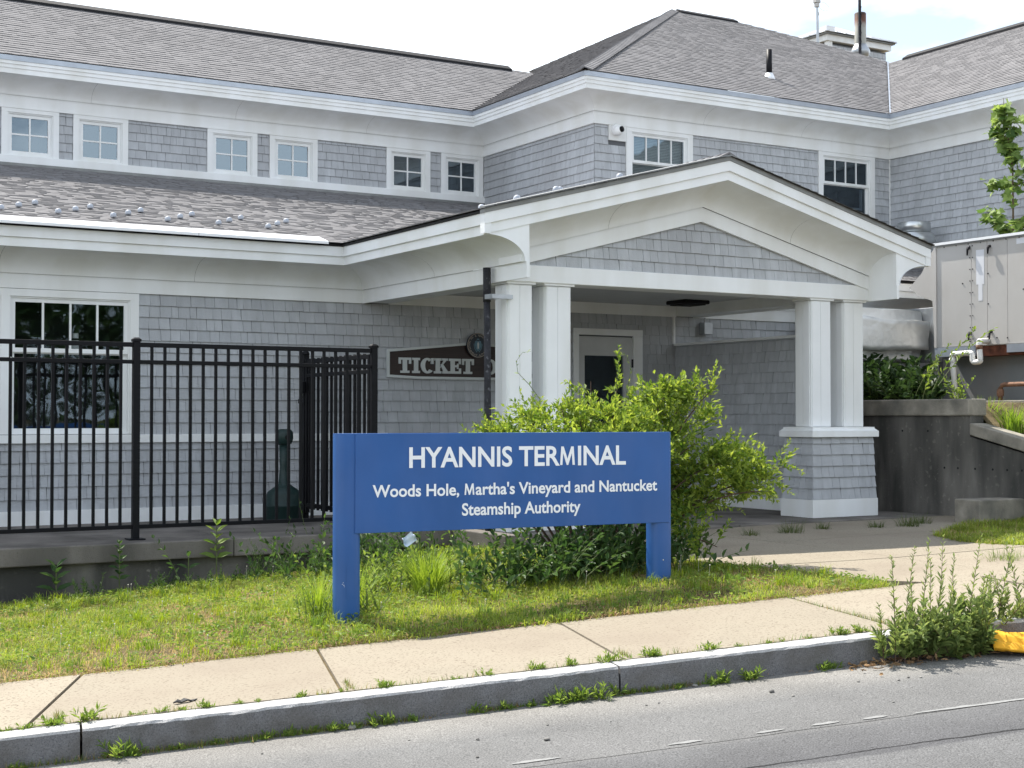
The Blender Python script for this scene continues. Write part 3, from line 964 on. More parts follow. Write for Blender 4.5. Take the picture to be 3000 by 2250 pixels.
# door
dr = MB()
for dm in ((10.31, 10.42, 15.66, 15.70, 0.60, 2.75), (11.03, 11.165, 15.66, 15.70, 0.60, 2.75), (10.42, 11.03, 15.66, 15.70, 2.507, 2.75), (10.42, 11.03, 15.66, 15.70, 0.60, 1.15)):
    dr.box(*dm)
door = dr.build('door', 'ceiling_paint', BLD)
mesh_obj('pane', [(10.415, 15.68, 1.14), (11.035, 15.68, 1.14), (11.035, 15.68, 2.512), (10.415, 15.68, 2.512)], [(0, 1, 2, 3)], 'glass_low', door)
MB().box(10.41, 11.04, 15.9, 15.92, 1.1, 2.55).box(10.39, 10.41, 15.705, 15.92, 1.1, 2.55).box(11.04, 11.06, 15.705, 15.92, 1.1, 2.55).build('vestibule_dark', 'interior_dark', door)
MB().box(10.28, 11.20, 15.702, 15.72, 2.70, 2.85).box(10.26, 10.318, 15.702, 15.72, 0.55, 2.70).box(11.16, 11.22, 15.702, 15.72, 0.55, 2.70).build('door_leak_strips', 'ceiling_paint', door)  # added strips closing the door gaps against sun leaking from behind
MB().box(11.155, 11.175, 15.635, 15.662, 2.36, 2.47).build('hinge', 'iron_pipe', door)
MB().tube([(10.365, 15.63, 1.55), (10.365, 15.61, 1.57), (10.365, 15.61, 1.8), (10.365, 15.63, 1.82)], 0.012).build('handle', 'stainless', door, smooth=True)
df = MB()
df.box(10.23, 10.31, YA - 0.03, YA + .02, 0.585, 2.77); df.box(11.17, 11.31, YA - 0.03, YA + .02, 0.585, 2.77); df.box(10.23, 11.31, YA - 0.032, YA + .02, 2.77, 2.852)
df.build('door_frame', 'white_trim', BLD, bevel=0.004)

# --- upper walls
YU, YB, XB, XW = 21.4, 18.06, 12.2, 18.25
CW = [4.35, 5.352, 7.362, 8.364, 10.372, 11.374]
holes = [(x_ + .07 - w0, x_ + .73 - w0, 5.44, 6.03) for x_ in CW]
wallU = wall_sheet('wall', (w0, YU), (1, 0), (0, -1), XB - w0, 5.1, 6.4, holes)
shingles(wallU, (w0, YU), (1, 0), (0, -1), XB - w0, 5.415, 6.115, holes=[(x_ - .001 - w0, x_ + .801 - w0, 5.3, 6.2) for x_ in CW])
bx('clerestory_base_band', (w0, XB, YU - 0.05, YU, 5.315, 5.425), 'white_trim', BLD, bevel=0.004)
bx('apron_flashing', (w0, XB, YU - 0.075, YU, 5.262, 5.312), 'drip_grey', BLD)
for x_ in CW:
    window((0, YU), (1, 0), (0, -1), x_, x_ + 0.80, 5.427, 6.108, (0.085, 0.085, 0.07, 0), 0.048, (2, 2), 'glass_sky')
wallS = wall_sheet('wall', (XB, YU), (0, -1), (-1, 0), YU - YB, 4.0, 6.4, [])
shingles(wallS, (XB, YU), (0, -1), (-1, 0), YU - YB, 4.9, 6.115)
WB = [(12.76, 14.02), (16.62, 17.88)]
holes = [(a_ + .08 - XB, b_ - .08 - XB, 5.13, 6.05) for a_, b_ in WB]
wallB = wall_sheet('wall', (XB, YB), (1, 0), (0, -1), XW - XB, 3.6, 6.4, holes)
shingles(wallB, (XB, YB), (1, 0), (0, -1), XW - XB, 4.15, 6.115, holes=[(a_ - .001 - XB, b_ + .001 - XB, 4.98, 6.2) for a_, b_ in WB] + [(0.24, 0.56, 5.86, 6.2)])
for i, (a_, b_) in enumerate(WB):
    W_, (ra, rb, rc, rd) = window((0, YB), (1, 0), (0, -1), a_, b_, 5.08, 6.108, (0.10, 0.10, 0.075, 0.09), 0.04, (4, 1), 'glass_screened' if i else 'glass_sky', split=5.575, room='s')
    if i == 0:
        bl = MB()
        for k in range(24):
            z_ = 5.98 - k * 0.024
            bl.box(ra + .02, rb - .02, YB + .085, YB + .10, z_, z_ + .018)
        bl.build('blind', 'blind', W_)
    else:
        MB().box(ra + .1, rb - .06, YB + .09, YB + .10, 5.2, 5.24).box(rb - .12, rb - .06, YB + .09, YB + .10, 5.24, 5.55).build('inner_screen_frame', 'drip_metal', W_)
bx('camera_mount_board', (12.44, 12.755, YB - 0.034, YB, 5.87, 6.108), 'white_trim', BLD)
wallR = wall_sheet('wall', (XW, YB), (0, -1), (-1, 0), 10.0, 0.4, 6.4, [])
shingles(wallR, (XW, YB), (0, -1), (-1, 0), 6.0, 3.3, 6.115)
bx('corner_bead', (XW - 0.03, XW - 0.012, YB - 0.035, YB - 0.018, 3.9, 6.11), 'white_trim', BLD)
# closing sheets: the building's solid core, so that no light comes from behind
bx('core_block', (w0, XB + 0.3, YU + 0.9, YU + 1.0, 0.5, 6.6), 'interior_dark', BLD)

# --- cornices
Z1, Z2 = 3.045, 6.108


def cornice(path, norms, zf, kind, z_off=0.0):
    """frieze, cove in panels, stepped fascia and drip edge swept along a plan path with mitred corners"""
    if kind == 'low':
        frieze = [(0.0, 0.0), (0.034, 0.0), (0.034, 0.155), (0.0, 0.155)]
        cove = [(0.05 + 0.41 * (1 - math.cos(a)), 0.155 + 0.235 * math.sin(a)) for a in [R(x_) for x_ in range(0, 91, 10)]]
        fascia = [(0.46, 0.385), (0.475, 0.385), (0.475, 0.475), (0.50, 0.48), (0.50, 0.588), (0.44, 0.592)]
        drip = [(0.46, 0.590), (0.515, 0.590), (0.515, 0.612), (0.47, 0.614)]
    else:
        frieze = [(0.0, -0.012), (0.045, -0.012), (0.045, 0.014), (0.034, 0.016), (0.034, 0.175), (0.0, 0.175)]
        cove = [(0.05 + 0.395 * (1 - math.cos(a)), 0.172 + 0.215 * math.sin(a)) for a in [R(x_) for x_ in range(0, 91, 10)]]
        fascia = [(0.445, 0.383), (0.46, 0.383), (0.46, 0.452), (0.474, 0.456), (0.474, 0.505), (0.488, 0.51), (0.488, 0.555), (0.45, 0.557)]
        drip = [(0.46, 0.556), (0.498, 0.556), (0.503, 0.625), (0.46, 0.640)]
    pts = [Vector((p[0], p[1])) for p in path]
    nn = [Vector(q_) for q_ in norms]
    mit = []
    for i in range(len(pts)):
        if i == 0: mit.append(nn[0])
        elif i == len(pts) - 1: mit.append(nn[-1])
        else: mit.append(nn[i - 1] + nn[i])

    def sweep(prof, nm, material, closed=False, smooth=False, split=None):
        for i in range(len(pts) - 1):
            L = (pts[i + 1] - pts[i]).length
            cuts = [0, L]
            if split:
                k = max(1, round(L / split))
                cuts = [L * j / k for j in range(k + 1)]
            for c0, c1 in zip(cuts[:-1], cuts[1:]):
                v_, f_ = [], []
                for end, c_ in ((0, c0), (1, c1)):
                    for (o_, z_) in prof:
                        if c_ == 0: p_ = pts[i] + mit[i] * o_
                        elif c_ == L: p_ = pts[i + 1] + mit[i + 1] * o_
                        else:
                            p_ = pts[i] + (pts[i + 1] - pts[i]) / L * (c_ + (0.0011 if end == 0 else -0.0011)) + nn[i] * o_
                        v_.append((p_.x, p_.y, zf + z_))
                k = len(prof)
                for j in range(k - 1 + (1 if closed else 0)):
                    f_.append((j, (j + 1) % k, (j + 1) % k + k, j + k))
                if closed:
                    f_.append(tuple(range(k))); f_.append(tuple(range(2 * k - 1, k - 1, -1)))
                mesh_obj(nm, v_, f_, material, BLD, smooth=smooth)
    sweep(frieze, 'frieze_board', 'white_trim', True)
    sweep(cove, 'cove_panel', 'white_trim', False, True, split=2.35)
    sweep(fascia, 'fascia', 'white_trim', True)
    sweep(drip, 'drip_edge', 'ridge_dark' if kind == 'low' else 'drip_metal', True)


cornice([(w0, YA), (7.31, YA), (7.31, 11.93)], [(0, -1), (-1, 0)], Z1, 'low')
cornice([(12.16, 11.93), (12.16, YA), (16.6, YA)], [(1, 0), (0, -1)], Z1, 'low')
cornice([(w0, YU), (XB, YU), (XB, YB), (XW, YB), (XW, 8.5)], [(0, -1), (-1, 0), (0, -1), (-1, 0)], Z2, 'high')

# --- entrance gable: raking cornice, returns, beams, columns, piers
prof_frieze = [(0.0, -0.625), (0.034, -0.625), (0.034, -0.47), (0.0, -0.47)]
prof_cove = [(0.05 + 0.41 * (1 - math.cos(a)), -0.47 + 0.235 * math.sin(a)) for a in [R(x_) for x_ in range(0, 91, 10)]]
prof_fascia = [(0.44, -0.24), (0.475, -0.24), (0.475, -0.15), (0.50, -0.145), (0.50, -0.042), (0.42, -0.04)]
prof_drip = [(0.42, -0.041), (0.508, -0.041), (0.514, 0.022), (0.42, 0.03)]


def rake(prof, xa, xb, nm, material, closed, smooth=False, splits=1):
    for side in (-1, 1):
        for k in range(splits):
            v_, f_ = [], []
            for e_ in (0, 1):
                fr = (k + e_) / splits
                x_ = (xa + (XR - xa) * fr) if side < 0 else (xb + (XR - xb) * fr)
                gap = 0.0
                if splits > 1 and 0 < fr < 1: gap = 0.0011 * (-1 if e_ else 1) * (1 if side < 0 else -1)
                for (o_, z_) in prof:
                    v_.append((x_ + gap, 12.40 - o_, roofline(x_) + z_))
            n_ = len(prof)
            for j in range(n_ - 1 + (1 if closed else 0)):
                f_.append((j, (j + 1) % n_, (j + 1) % n_ + n_, j + n_))
            if closed:
                f_.append(tuple(range(n_))); f_.append(tuple(range(2 * n_ - 1, n_ - 1, -1)))
            mesh_obj(nm, v_, f_, material, BLD, smooth=smooth)


rake(prof_frieze, 7.3, 12.18, 'rake_board', 'white_trim', True)
rake(prof_cove, 7.29, 12.18, 'cove_panel', 'white_trim', False, True, splits=2)
rake(prof_fascia, 6.80, 12.67, 'rake_fascia', 'white_trim', True)
rake(prof_drip, 6.79, 12.68, 'rake_drip_edge', 'drip_grey', True)
for sgn, x_out in ((1, 6.81), (-1, 12.66)):
    cv = [(x_out + sgn * (0.455 - 0.41 * (1 - math.cos(a))), 3.20 + 0.235 * math.sin(a)) for a in [R(q_) for q_ in range(0, 91, 10)]]
    cv = [(x_out + sgn * 0.50, 3.20)] + cv + [(x_out + sgn * 0.0, 3.437), (x_out, roofline(x_out) - 0.15), (x_out + sgn * 0.50, roofline(x_out + sgn * 0.5) - 0.15)]
    MB().prism([(p_[0], 11.938, p_[1]) for p_ in cv], (0, 0.04, 0)).build('cornice_return', 'white_trim', BLD)
    MB().box(min(x_out - sgn * .012, x_out + sgn * .06), max(x_out - sgn * .012, x_out + sgn * .06), 11.906, 11.99, roofline(x_out) - .235, roofline(x_out) - .03).build('return_block', 'white_trim', BLD)
    # closing board on the inner edge of the return
    MB().box(min(x_out + sgn * 0.43, x_out + sgn * 0.5), max(x_out + sgn * 0.43, x_out + sgn * 0.5), 11.979, 12.40, 3.20, 3.575).build('return_block', 'white_trim', BLD)

beam = MB().box(7.31, 12.175, 12.38, 12.70, 3.052, 3.222)
beam.build('beam', 'white_trim', BLD, bevel=0.006)
bx('beam', (7.315, 7.62, 12.701, 15.62, 3.054, 3.21), 'white_trim', BLD)
bx('beam', (11.86, 12.17, 12.701, 15.62, 3.054, 3.21), 'white_trim', BLD)
bx('frieze_board', (7.622, 11.858, YA - 0.036, YA, 3.047, 3.188), 'white_trim', BLD)
bx('ceiling', (7.62, 11.86, 12.701, 15.62, 3.19, 3.215), 'ceiling_paint', BLD)


def column(x0, x1):
    c = MB().box(x0, x1, 12.425, 12.69, 1.60, 3.03).build('column', 'white_trim', BLD, bevel=0.008)
    # applied boards give each face its centre joint
    xm = x0 + (x1 - x0) * 0.46
    MB().box(x0 + .012, xm - .002, 12.417, 12.43, 1.61, 3.02).build('face_board', 'white_trim', c)
    MB().box(xm + .002, x1 - .012, 12.417, 12.43, 1.61, 3.02).build('face_board', 'white_trim', c)
    MB().box(x0 - .008, x0 + .01, 12.45, 12.552, 1.61, 3.02).build('face_board', 'white_trim', c)
    MB().box(x0 - .008, x0 + .01, 12.556, 12.67, 1.61, 3.02).build('face_board', 'white_trim', c)
    MB().box(x0 - .03, x1 + .03, 12.40, 12.705, 3.03, 3.052).build('capital', 'white_trim', c)


def pier(x0, x1, y0, y1):
    p = MB().box(x0, x1, y0, y1, 0.587, 1.49).build('pier', 'wall_backing', BLD)
    fl = lambda z_: 0.022 * max(0, (1.49 - z_) / 0.7)
    MB().box(x0 - .055, x1 + .055, y0 - .055, y1 + .055, 1.487, 1.555).build('pier_cap', 'white_trim', p, bevel=0.004)
    cap = MB()
    cap.prism([(x0 - .055, y0 - .055, 1.5555), (x1 + .055, y0 - .055, 1.5555), (x1 + .055, y1 + .055, 1.5555), (x0 - .055, y1 + .055, 1.5555)], (0, 0, .001))
    cap.add([(x0 - .05, y0 - .05, 1.556), (x1 + .05, y0 - .05, 1.556), (x1 + .05, y1 + .05, 1.556), (x0 - .05, y1 + .05, 1.556),
             (x0 - .02, y0 - .02, 1.583), (x1 + .02, y0 - .02, 1.583), (x1 + .02, y1 + .02, 1.583), (x0 - .02, y1 + .02, 1.583)],
            [(0, 1, 5, 4), (1, 2, 6, 5), (2, 3, 7, 6), (3, 0, 4, 7), (4, 5, 6, 7)])
    cap.box(x0 - .02, x1 + .02, y0 - .02, y1 + .02, 1.583, 1.60)
    cap.build('cap_moulding', 'white_trim', p)
    bw = 0.044
    MB().box(x0 - bw, x1 + bw, y0 - bw, y1 + bw, 0.588, 0.788).build('pier_base', 'white_trim', p, bevel=0.004)
    shingles(p, (x0 - .012, y0), (1, 0), (0, -1), x1 - x0 + .024, 0.79, 1.487, flare=fl, e=0.125)
    shingles(p, (x0, y1), (0, -1), (-1, 0), y1 - y0 + .012, 0.79, 1.487, flare=fl, e=0.125)
    shingles(p, (x1, y0), (0, 1), (1, 0), y1 - y0, 0.79, 1.487, flare=fl, e=0.125)


for x0, x1 in ((7.367, 7.64), (7.80, 8.10), (11.325, 11.62), (11.825, 12.12)):
    column(x0, x1)
pier(11.26, 12.16, 12.33, 12.78)
pier(7.31, 8.19, 12.33, 12.78)

# half wall on the far side of the entrance
hwall = bx('half_wall', (11.85, 12.05, 12.79, 15.62, 0.587, 2.66), 'wall_backing', BLD)
shingles(hwall, (11.85, 15.62), (0, -1), (-1, 0), 2.83, 0.735, 2.66)
bx('half_wall_cap', (11.81, 12.09, 12.72, 15.615, 2.66, 2.69), 'white_trim', BLD)
bx('base_board', (11.81, 11.85, 12.80, 15.60, 0.588, 0.735), 'white_trim', BLD)
bx('corner_board', (11.80, 11.83, 15.60, 15.64, 2.69, 3.05), 'white_trim', BLD)


# --- roofs
def roof_plane(name, P0, ua, va, poly, exposure=0.127, material='roof_shingle', tab=(0.06, 0.17), thick=(0.005, 0.006, 0.009, 0.010)):
    """base sheet + laid shingle tabs. P0 eave start, ua along the eave, va up the slope (unit); poly in (u,v)"""
    P0, ua, va = Vector(P0), Vector(ua), Vector(va).normalized()
    nr = ua.cross(va).normalized()
    if nr.z < 0: nr = -nr
    base = mesh_obj(name, [P0 + ua * a_ + va * b_ - nr * .004 for a_, b_ in poly], [tuple(range(len(poly)))], 'roof_base', BLD)
    v_, f_, r_ = [], [], []
    vmin, vmax = min(p[1] for p in poly), max(p[1] for p in poly)
    v0 = vmin
    while v0 < vmax:
        vm = v0 + exposure * 0.5
        xs_ = []
        for i in range(len(poly)):
            (a0, b0), (a1, b1) = poly[i], poly[(i + 1) % len(poly)]
            if (b0 - vm) * (b1 - vm) < 0:
                xs_.append(a0 + (a1 - a0) * (vm - b0) / (b1 - b0))
        xs_.sort()
        for ua0, ua1 in zip(xs_[::2], xs_[1::2]):
            x = ua0
            tone = random.random()
            while x < ua1 - 0.01:
                w_ = random.uniform(*tab)
                x1_ = min(x + w_, ua1)
                t_ = random.choice(thick) + random.uniform(0, .001)
                k = len(v_)
                jit = 0.0
                b0, b1 = v0 + jit, min(v0 + exposure + .004, vmax)
                for (uu, vv_, hh) in ((x, b0, t_ + .002), (x1_, b0, t_ + .002), (x1_, b1, .0005), (x, b1, .0005), (x, b0, -.001), (x1_, b0, -.001)):
                    v_.append(tuple(P0 + ua * uu + va * vv_ + nr * hh))
                f_ += [(k, k + 1, k + 2, k + 3), (k, k + 4, k + 5, k + 1)]
                rr = random.random()
                r_ += [rr] * 6
                x = x1_
        v0 += exposure
    c = mesh_obj('roof_shingles', v_, f_, material, base, rnd=r_)
    c['kind'] = 'stuff'
    return base


SU = 0.515
cu = math.sqrt(1 + SU * SU)
EU = 6.745


def P_front(y0, z0, slope):   # helper: slope length from y
    c_ = math.sqrt(1 + slope * slope)
    return lambda x, y: (x, (y - y0) * c_)


# upper left roof
f = P_front(20.9, EU, SU)
poly = [f(*p) for p in ((w0, 20.9), (11.69, 20.9), (14.92, 24.13), (w0, 24.13))]
rUL = roof_plane('roof', (0, 20.9, EU), (1, 0, 0), (0, 1, SU), poly)
# roof of the projecting block, street side
f = P_front(17.56, EU, SU)
poly = [f(*p) for p in ((11.69, 17.56), (17.76, 17.56), (22.55, 22.37), (21.1, 23.5), (19.9, 24.06), (18.19, 24.06))]
rBF = roof_plane('roof', (0, 17.56, EU), (1, 0, 0), (0, 1, SU), poly)
# its left slope
c_ = cu
poly = [(y, (x - 11.69) * c_) for x, y in ((11.69, 17.56), (18.19, 24.06), (16.45, 26.8), (14.92, 24.13), (11.69, 20.9))]
rBL = roof_plane('roof', (11.69, 0, EU), (0, 1, 0), (1, 0, SU), poly)
# right wing
poly = [(y, (x - 17.76) * c_) for x, y in ((17.76, 8.5), (22.36, 8.5), (22.4, 22.2), (17.76, 17.56))]
rRW = roof_plane('roof', (17.76, 0, EU), (0, 1, 0), (1, 0, SU), poly)
# shed roof over the lower storey
f = P_front(15.10, Z_EAVE, SLOPE_L)
poly = [f(*p) for p in ((w0, 15.10), (6.78, 15.10), (9.735, 18.055), (12.69, 15.10), (18.2, 15.10), (18.2, 18.03), (12.17, 18.03), (12.17, 21.38), (w0, 21.38))]
rLO = roof_plane('roof', (0, 15.10, Z_EAVE), (1, 0, 0), (0, 1, SLOPE_L), poly, exposure=0.13, thick=(0.002, 0.003, 0.007, 0.009))
# entrance gable, both slopes
cl_ = math.sqrt(1 + SLOPE_L ** 2)
poly = [(y, (x - 6.78) * cl_) for x, y in ((6.78, 11.86), (9.735, 11.86), (9.735, 18.05), (6.78, 15.10))]
rGL = roof_plane('roof', (6.78, 0, Z_EAVE), (0, 1, 0), (1, 0, SLOPE_L), poly, exposure=0.13, thick=(0.002, 0.003, 0.007, 0.009))
poly = [(y, (12.69 - x) * cl_) for x, y in ((12.69, 11.86), (12.69, 15.10), (9.735, 18.05), (9.735, 11.86))]
rGR = roof_plane('roof', (12.69, 0, Z_EAVE), (0, 1, 0), (-1, 0, SLOPE_L), poly, exposure=0.13, thick=(0.002, 0.003, 0.007, 0.009))
# white metal strip along the shed eave
zz = lambda y: Z_EAVE + SLOPE_L * (y - 15.10)
for x0, x1 in ((w0, 2.1), (2.104, 5.1), (5.104, 6.60)):
    mesh_obj('eave_strip', [(x0, 15.07, zz(15.07) + .012), (x1, 15.07, zz(15.07) + .012), (x1, 15.33, zz(15.33) + .024), (x0, 15.33, zz(15.33) + .024), (x0, 15.07, zz(15.07) - .018), (x1, 15.07, zz(15.07) - .018)],
             [(0, 1, 2, 3), (4, 5, 1, 0)], 'white_metal', rLO)
# snow guards in threes on the shed roof
sg = MB().lathe([(0.045, 0), (0.047, 0.03), (0.036, 0.06), (0.012, 0.072)], (0, 0, 0), 10)
sg0 = None
for k in range(-1, 7):
    for (dx, y_) in ((0, 15.90), (0.25, 16.25), (0.50, 16.58)):
        x_ = 3.24 + 0.595 * k + dx + random.uniform(-.015, .015)
        if k == 6: continue
        p_ = (x_, y_, zz(y_) + 0.012)
        if sg0 is None:
            sg0 = MB().lathe([(0.034, 0), (0.036, 0.02), (0.03, 0.045), (0.010, 0.055)], (0, 0, 0), 10).build('snow_guard', 'guard_plastic', None, smooth=True)
            sg0.parent = rLO; sg0.location = Vector(p_) - wloc(rLO)
        else:
            inst(sg0, 'snow_guard', rLO, p_)
zg = lambda x: Z_EAVE + SLOPE_L * (x - 6.78)
for (x_, y_) in ((7.42, 12.35), (7.75, 12.15), (8.05, 12.55), (8.55, 12.2), (7.5, 13.2), (7.8, 13.0)):
    inst(sg0, 'snow_guard', rGL, (x_, y_, zg(x_) + .012))


def ridge_caps(a, b_, parent, material='roof_shingle', w=0.15, step=0.14, lift=0.02, dip=0.07):
    a, b_ = Vector(a), Vector(b_)
    d_ = (b_ - a); L = d_.length; d_.normalize()
    side = Vector((d_.y, -d_.x, 0)).normalized()
    v_, f_, r_ = [], [], []
    k_ = int(L / step)
    for i in range(k_):
        p0, p1 = a + d_ * step * i, a + d_ * (step * (i + 1.25))
        lw, hi = lift + 0.022, lift + 0.008
        k = len(v_)
        for p_, h_ in ((p0, lw), (p1, hi)):
            v_ += [tuple(p_ + side * w + Vector((0, 0, h_ - dip))), tuple(p_ + Vector((0, 0, h_))), tuple(p_ - side * w + Vector((0, 0, h_ - dip)))]
        v_ += [tuple(Vector(v_[k + q_]) - Vector((0, 0, .02))) for q_ in range(3)]
        f_ += [(k, k + 1, k + 4, k + 3), (k + 1, k + 2, k + 5, k + 4), (k + 6, k + 7, k + 1, k), (k + 7, k + 8, k + 2, k + 1)]
        r_ += [random.random()] * 9
    c = mesh_obj('ridge_caps', v_, f_, material, parent, rnd=r_)
    c['kind'] = 'stuff'


zU = lambda d_: EU + SU * d_
ridge_caps((11.66, 17.53, EU), (18.19, 24.06, zU(6.5)), rBF, dip=0.055, w=0.13)
ridge_caps((9.735, 11.9, roofline(XR) + .01), (9.735, 18.0, roofline(XR) + .01), rGL)


def ridge_vent(a, b_, parent, h=0.07, w=0.15):
    a, b_ = Vector(a), Vector(b_)
    d_ = (b_ - a).normalized(); s_ = Vector((d_.y, -d_.x, 0)) * w
    up = Vector((0, 0, h))
    sec = [(-s_ - Vector((0, 0, .07))), (-s_ + up * .4 - Vector((0, 0, .05))), up, (s_ + up * .4 - Vector((0, 0, .05))), (s_ - Vector((0, 0, .07)))]
    mb = MB()
    mb.prism([a + q_ for q_ in sec], b_ - a)
    mb.build('ridge_vent', 'ridge_dark', parent)


ridge_vent((w0, 24.13, zU(3.23)), (14.3, 24.13, zU(3.23)), rUL)
ridge_vent((18.3, 24.06, zU(6.5)), (19.8, 24.06, zU(6.5)), rBF, h=0.05)
ridge_vent((22.36, 8.5, zU(4.6)), (22.36, 21.6, zU(4.6)), rRW)
# pale metal valley
mesh_obj('valley_strip', [(17.752, 17.56, EU + .02), (17.788, 17.56, EU + .02), (22.478, 22.25, zU(4.69) + .02), (22.442, 22.25, zU(4.69) + .02)], [(0, 1, 2, 3)], 'drip_metal', rBF)
# back slopes so that the roofs are solid from other positions
mb = MB()
mb.quad((w0, 24.13, zU(3.23)), (14.92, 24.13, zU(3.23)), (14.92, 27.4, EU), (w0, 27.4, EU))
mb.quad((18.19, 24.06, zU(6.5)), (16.45, 26.8, 9.18), (16.0, 30, 7.5), (22, 30, 7.5))
mb.quad((18.19, 24.06, zU(6.5)), (19.9, 24.06, zU(6.5)), (24, 30, 7.6), (18, 30, 7.6))
mb.quad((19.9, 24.06, zU(6.5)), (21.1, 23.5, 9.8), (22.55, 22.37, 9.22), (26, 28, 7.8))
mb.quad((22.36, 8.5, zU(4.6)), (22.4, 22.2, zU(4.6)), (27, 26, 7), (27, 8.5, 7))
mb.build('roof_back', 'roof_base', BLD)

# ------------------------------------------------------------------ fixtures on the building (things of their own)
tk = thing('ticket_sign', (8.8, YA - 0.04, 2.18), 'dark brown wooden ticket office sign with pale frame on the shingled wall', 'sign')
Yt = YA - 0.02
outer = [(7.585, 2.185), (8.0, 2.168), (9.6, 2.168), (10.02, 2.185), (10.02, 2.513), (8.8, 2.632), (7.585, 2.513)]


def inset(poly, d):
    c = Vector((sum(p[0] for p in poly) / len(poly), sum(p[1] for p in poly) / len(poly)))
    n_ = len(poly); out = []
    for i in range(n_):
        a, b_, c2 = Vector(poly[i - 1]), Vector(poly[i]), Vector(poly[(i + 1) % n_])
        n1 = Vector((-(b_ - a).y, (b_ - a).x)).normalized(); n2 = Vector((-(c2 - b_).y, (c2 - b_).x)).normalized()
        k = (n1 + n2); k = k / max(0.2, k.dot(n1))
        out.append(tuple(b_ + k * d))
    return out


inner = inset(outer, 0.030)
MB().prism([(x, Yt - 0.022, z) for x, z in inset(outer, 0.01)], (0, 0.02, 0)).build('board', 'brown_board', tk)
for i in range(len(outer)):
    j = (i + 1) % len(outer)
    MB().prism([(outer[i][0], Yt - 0.036, outer[i][1]), (outer[j][0], Yt - 0.036, outer[j][1]), (inner[j][0], Yt - 0.036, inner[j][1]), (inner[i][0], Yt - 0.036, inner[i][1])], (0, 0.03, 0)).build('frame_strip', 'sign_silver', tk)


def glyph_slab(ch):
    """bold slab-serif capitals on a 0..1 high cell: list of polygons and the advance"""
    st, sf, sh = 0.30, 0.13, 0.17
    def rect(a, b_, c, d): return [(a, c), (b_, c), (b_, d), (a, d)]
    if ch == 'T':
        return [rect(.28, .58, 0, 1), rect(.12, .74, 0, .15), rect(0, .86, .85, 1), rect(0, .15, .60, .86), rect(.71, .86, .60, .86)], .93
    if ch == 'I':
        return [rect(.12, .42, 0, 1), rect(0, .54, 0, .15), rect(0, .54, .85, 1)], .60
    if ch == 'E':
        return [rect(.12, .42, 0, 1), rect(0, .86, 0, .16), rect(0, .84, .84, 1), rect(.42, .64, .43, .57), rect(.58, .68, .32, .68), rect(.72, .86, .0, .36), rect(.70, .84, .64, 1)], .93
    if ch == 'K':
        return [rect(.12, .42, 0, 1), rect(0, .52, 0, .15), rect(0, .52, .85, 1), [(.40, .34), (.52, .46), (.88, .86), (.68, .86)], [(.46, .58), (.60, .66), (.98, .14), (.66, .14)], rect(.56, .98, .86, 1), rect(.58, 1.04, 0, .15)], 1.06
    if ch in 'CO':
        out = []
        k = 22
        a0, a1 = (R(48), R(318)) if ch == 'C' else (0, 2 * math.pi)
        for i in range(k):
            t0, t1 = a0 + (a1 - a0) * i / k, a0 + (a1 - a0) * (i + 1) / k
            q_ = []
            for t_, r1, r2 in ((t0, 1, 0), (t1, 1, 0), (t1, 0, 1), (t0, 0, 1)):
                rx, rz = (0.45, 0.515) if r1 else (0.17, 0.37)
                q_.append((0.45 + rx * math.cos(t_), 0.5 + rz * math.sin(t_)))
            out.append(q_)
        if ch == 'C':
            out += [rect(.70, .86, .62, 1.0)]
            return out, .92
        return out, .97
    if ch == 'F':
        return [rect(.12, .42, 0, 1), rect(0, .56, 0, .15), rect(0, .84, .84, 1), rect(.42, .64, .42, .56), rect(.58, .68, .31, .67), rect(.70, .84, .62, 1)], .90
    return [], .5


x_ = 7.735
sx_ = 0.182
for word, wx in (('TICKET', 7.735), ('OFFICE', 8.905)):
    x_ = wx
    for ch in word:
        polys, adv = glyph_slab(ch)
        mb = MB()
        for i, pl in enumerate(polys):
            d_ = 0.010 + 0.0006 * i
            mb.prism([(x_ + p[0] * sx_ * 1.06, Yt - 0.022 - d_, 2.238 + p[1] * 0.182) for p in pl], (0, d_, 0))
        mb.build('letter', 'sign_silver', tk)
        x_ += adv * sx_ * 1.06


def text_mesh(s, size=1.0, bold=0.0):
    """flat text in the xy plane from the built-in font -> (verts, faces, x0, x1); its capital M is cut separately"""
    cu_ = bpy.data.curves.new('lettering_curve', 'FONT')
    cu_.body = s; cu_.size = size; cu_.offset = bold; cu_.resolution_u = 4
    ob = bpy.data.objects.new('lettering_tmp', cu_)
    COL.objects.link(ob)
    dg = bpy.context.evaluated_depsgraph_get()
    me = ob.evaluated_get(dg).to_mesh()
    v_ = [tuple(q_.co) for q_ in me.vertices]
    f_ = [tuple(p_.vertices) for p_ in me.polygons]
    ob.evaluated_get(dg).to_mesh_clear()
    bpy.data.objects.remove(ob); bpy.data.curves.remove(cu_)
    return v_, f_


def text_width(s):
    v_, _ = text_mesh(s)
    return max(p[0] for p in v_) - min(p[0] for p in v_)


# round seal in front of the ticket sign
sc_ = (8.795, 2.588)
seal = thing('steamship_seal', (sc_[0], YA - 0.09, sc_[1] - 0.155), 'round navy seal with a pale shield over the ticket sign', 'emblem')


def disc(r, y0, y1, n_=40):
    return [(sc_[0] + r * math.cos(2 * math.pi * i / n_), y0, sc_[1] + r * math.sin(2 * math.pi * i / n_)) for i in range(n_)], (0, y1 - y0, 0)


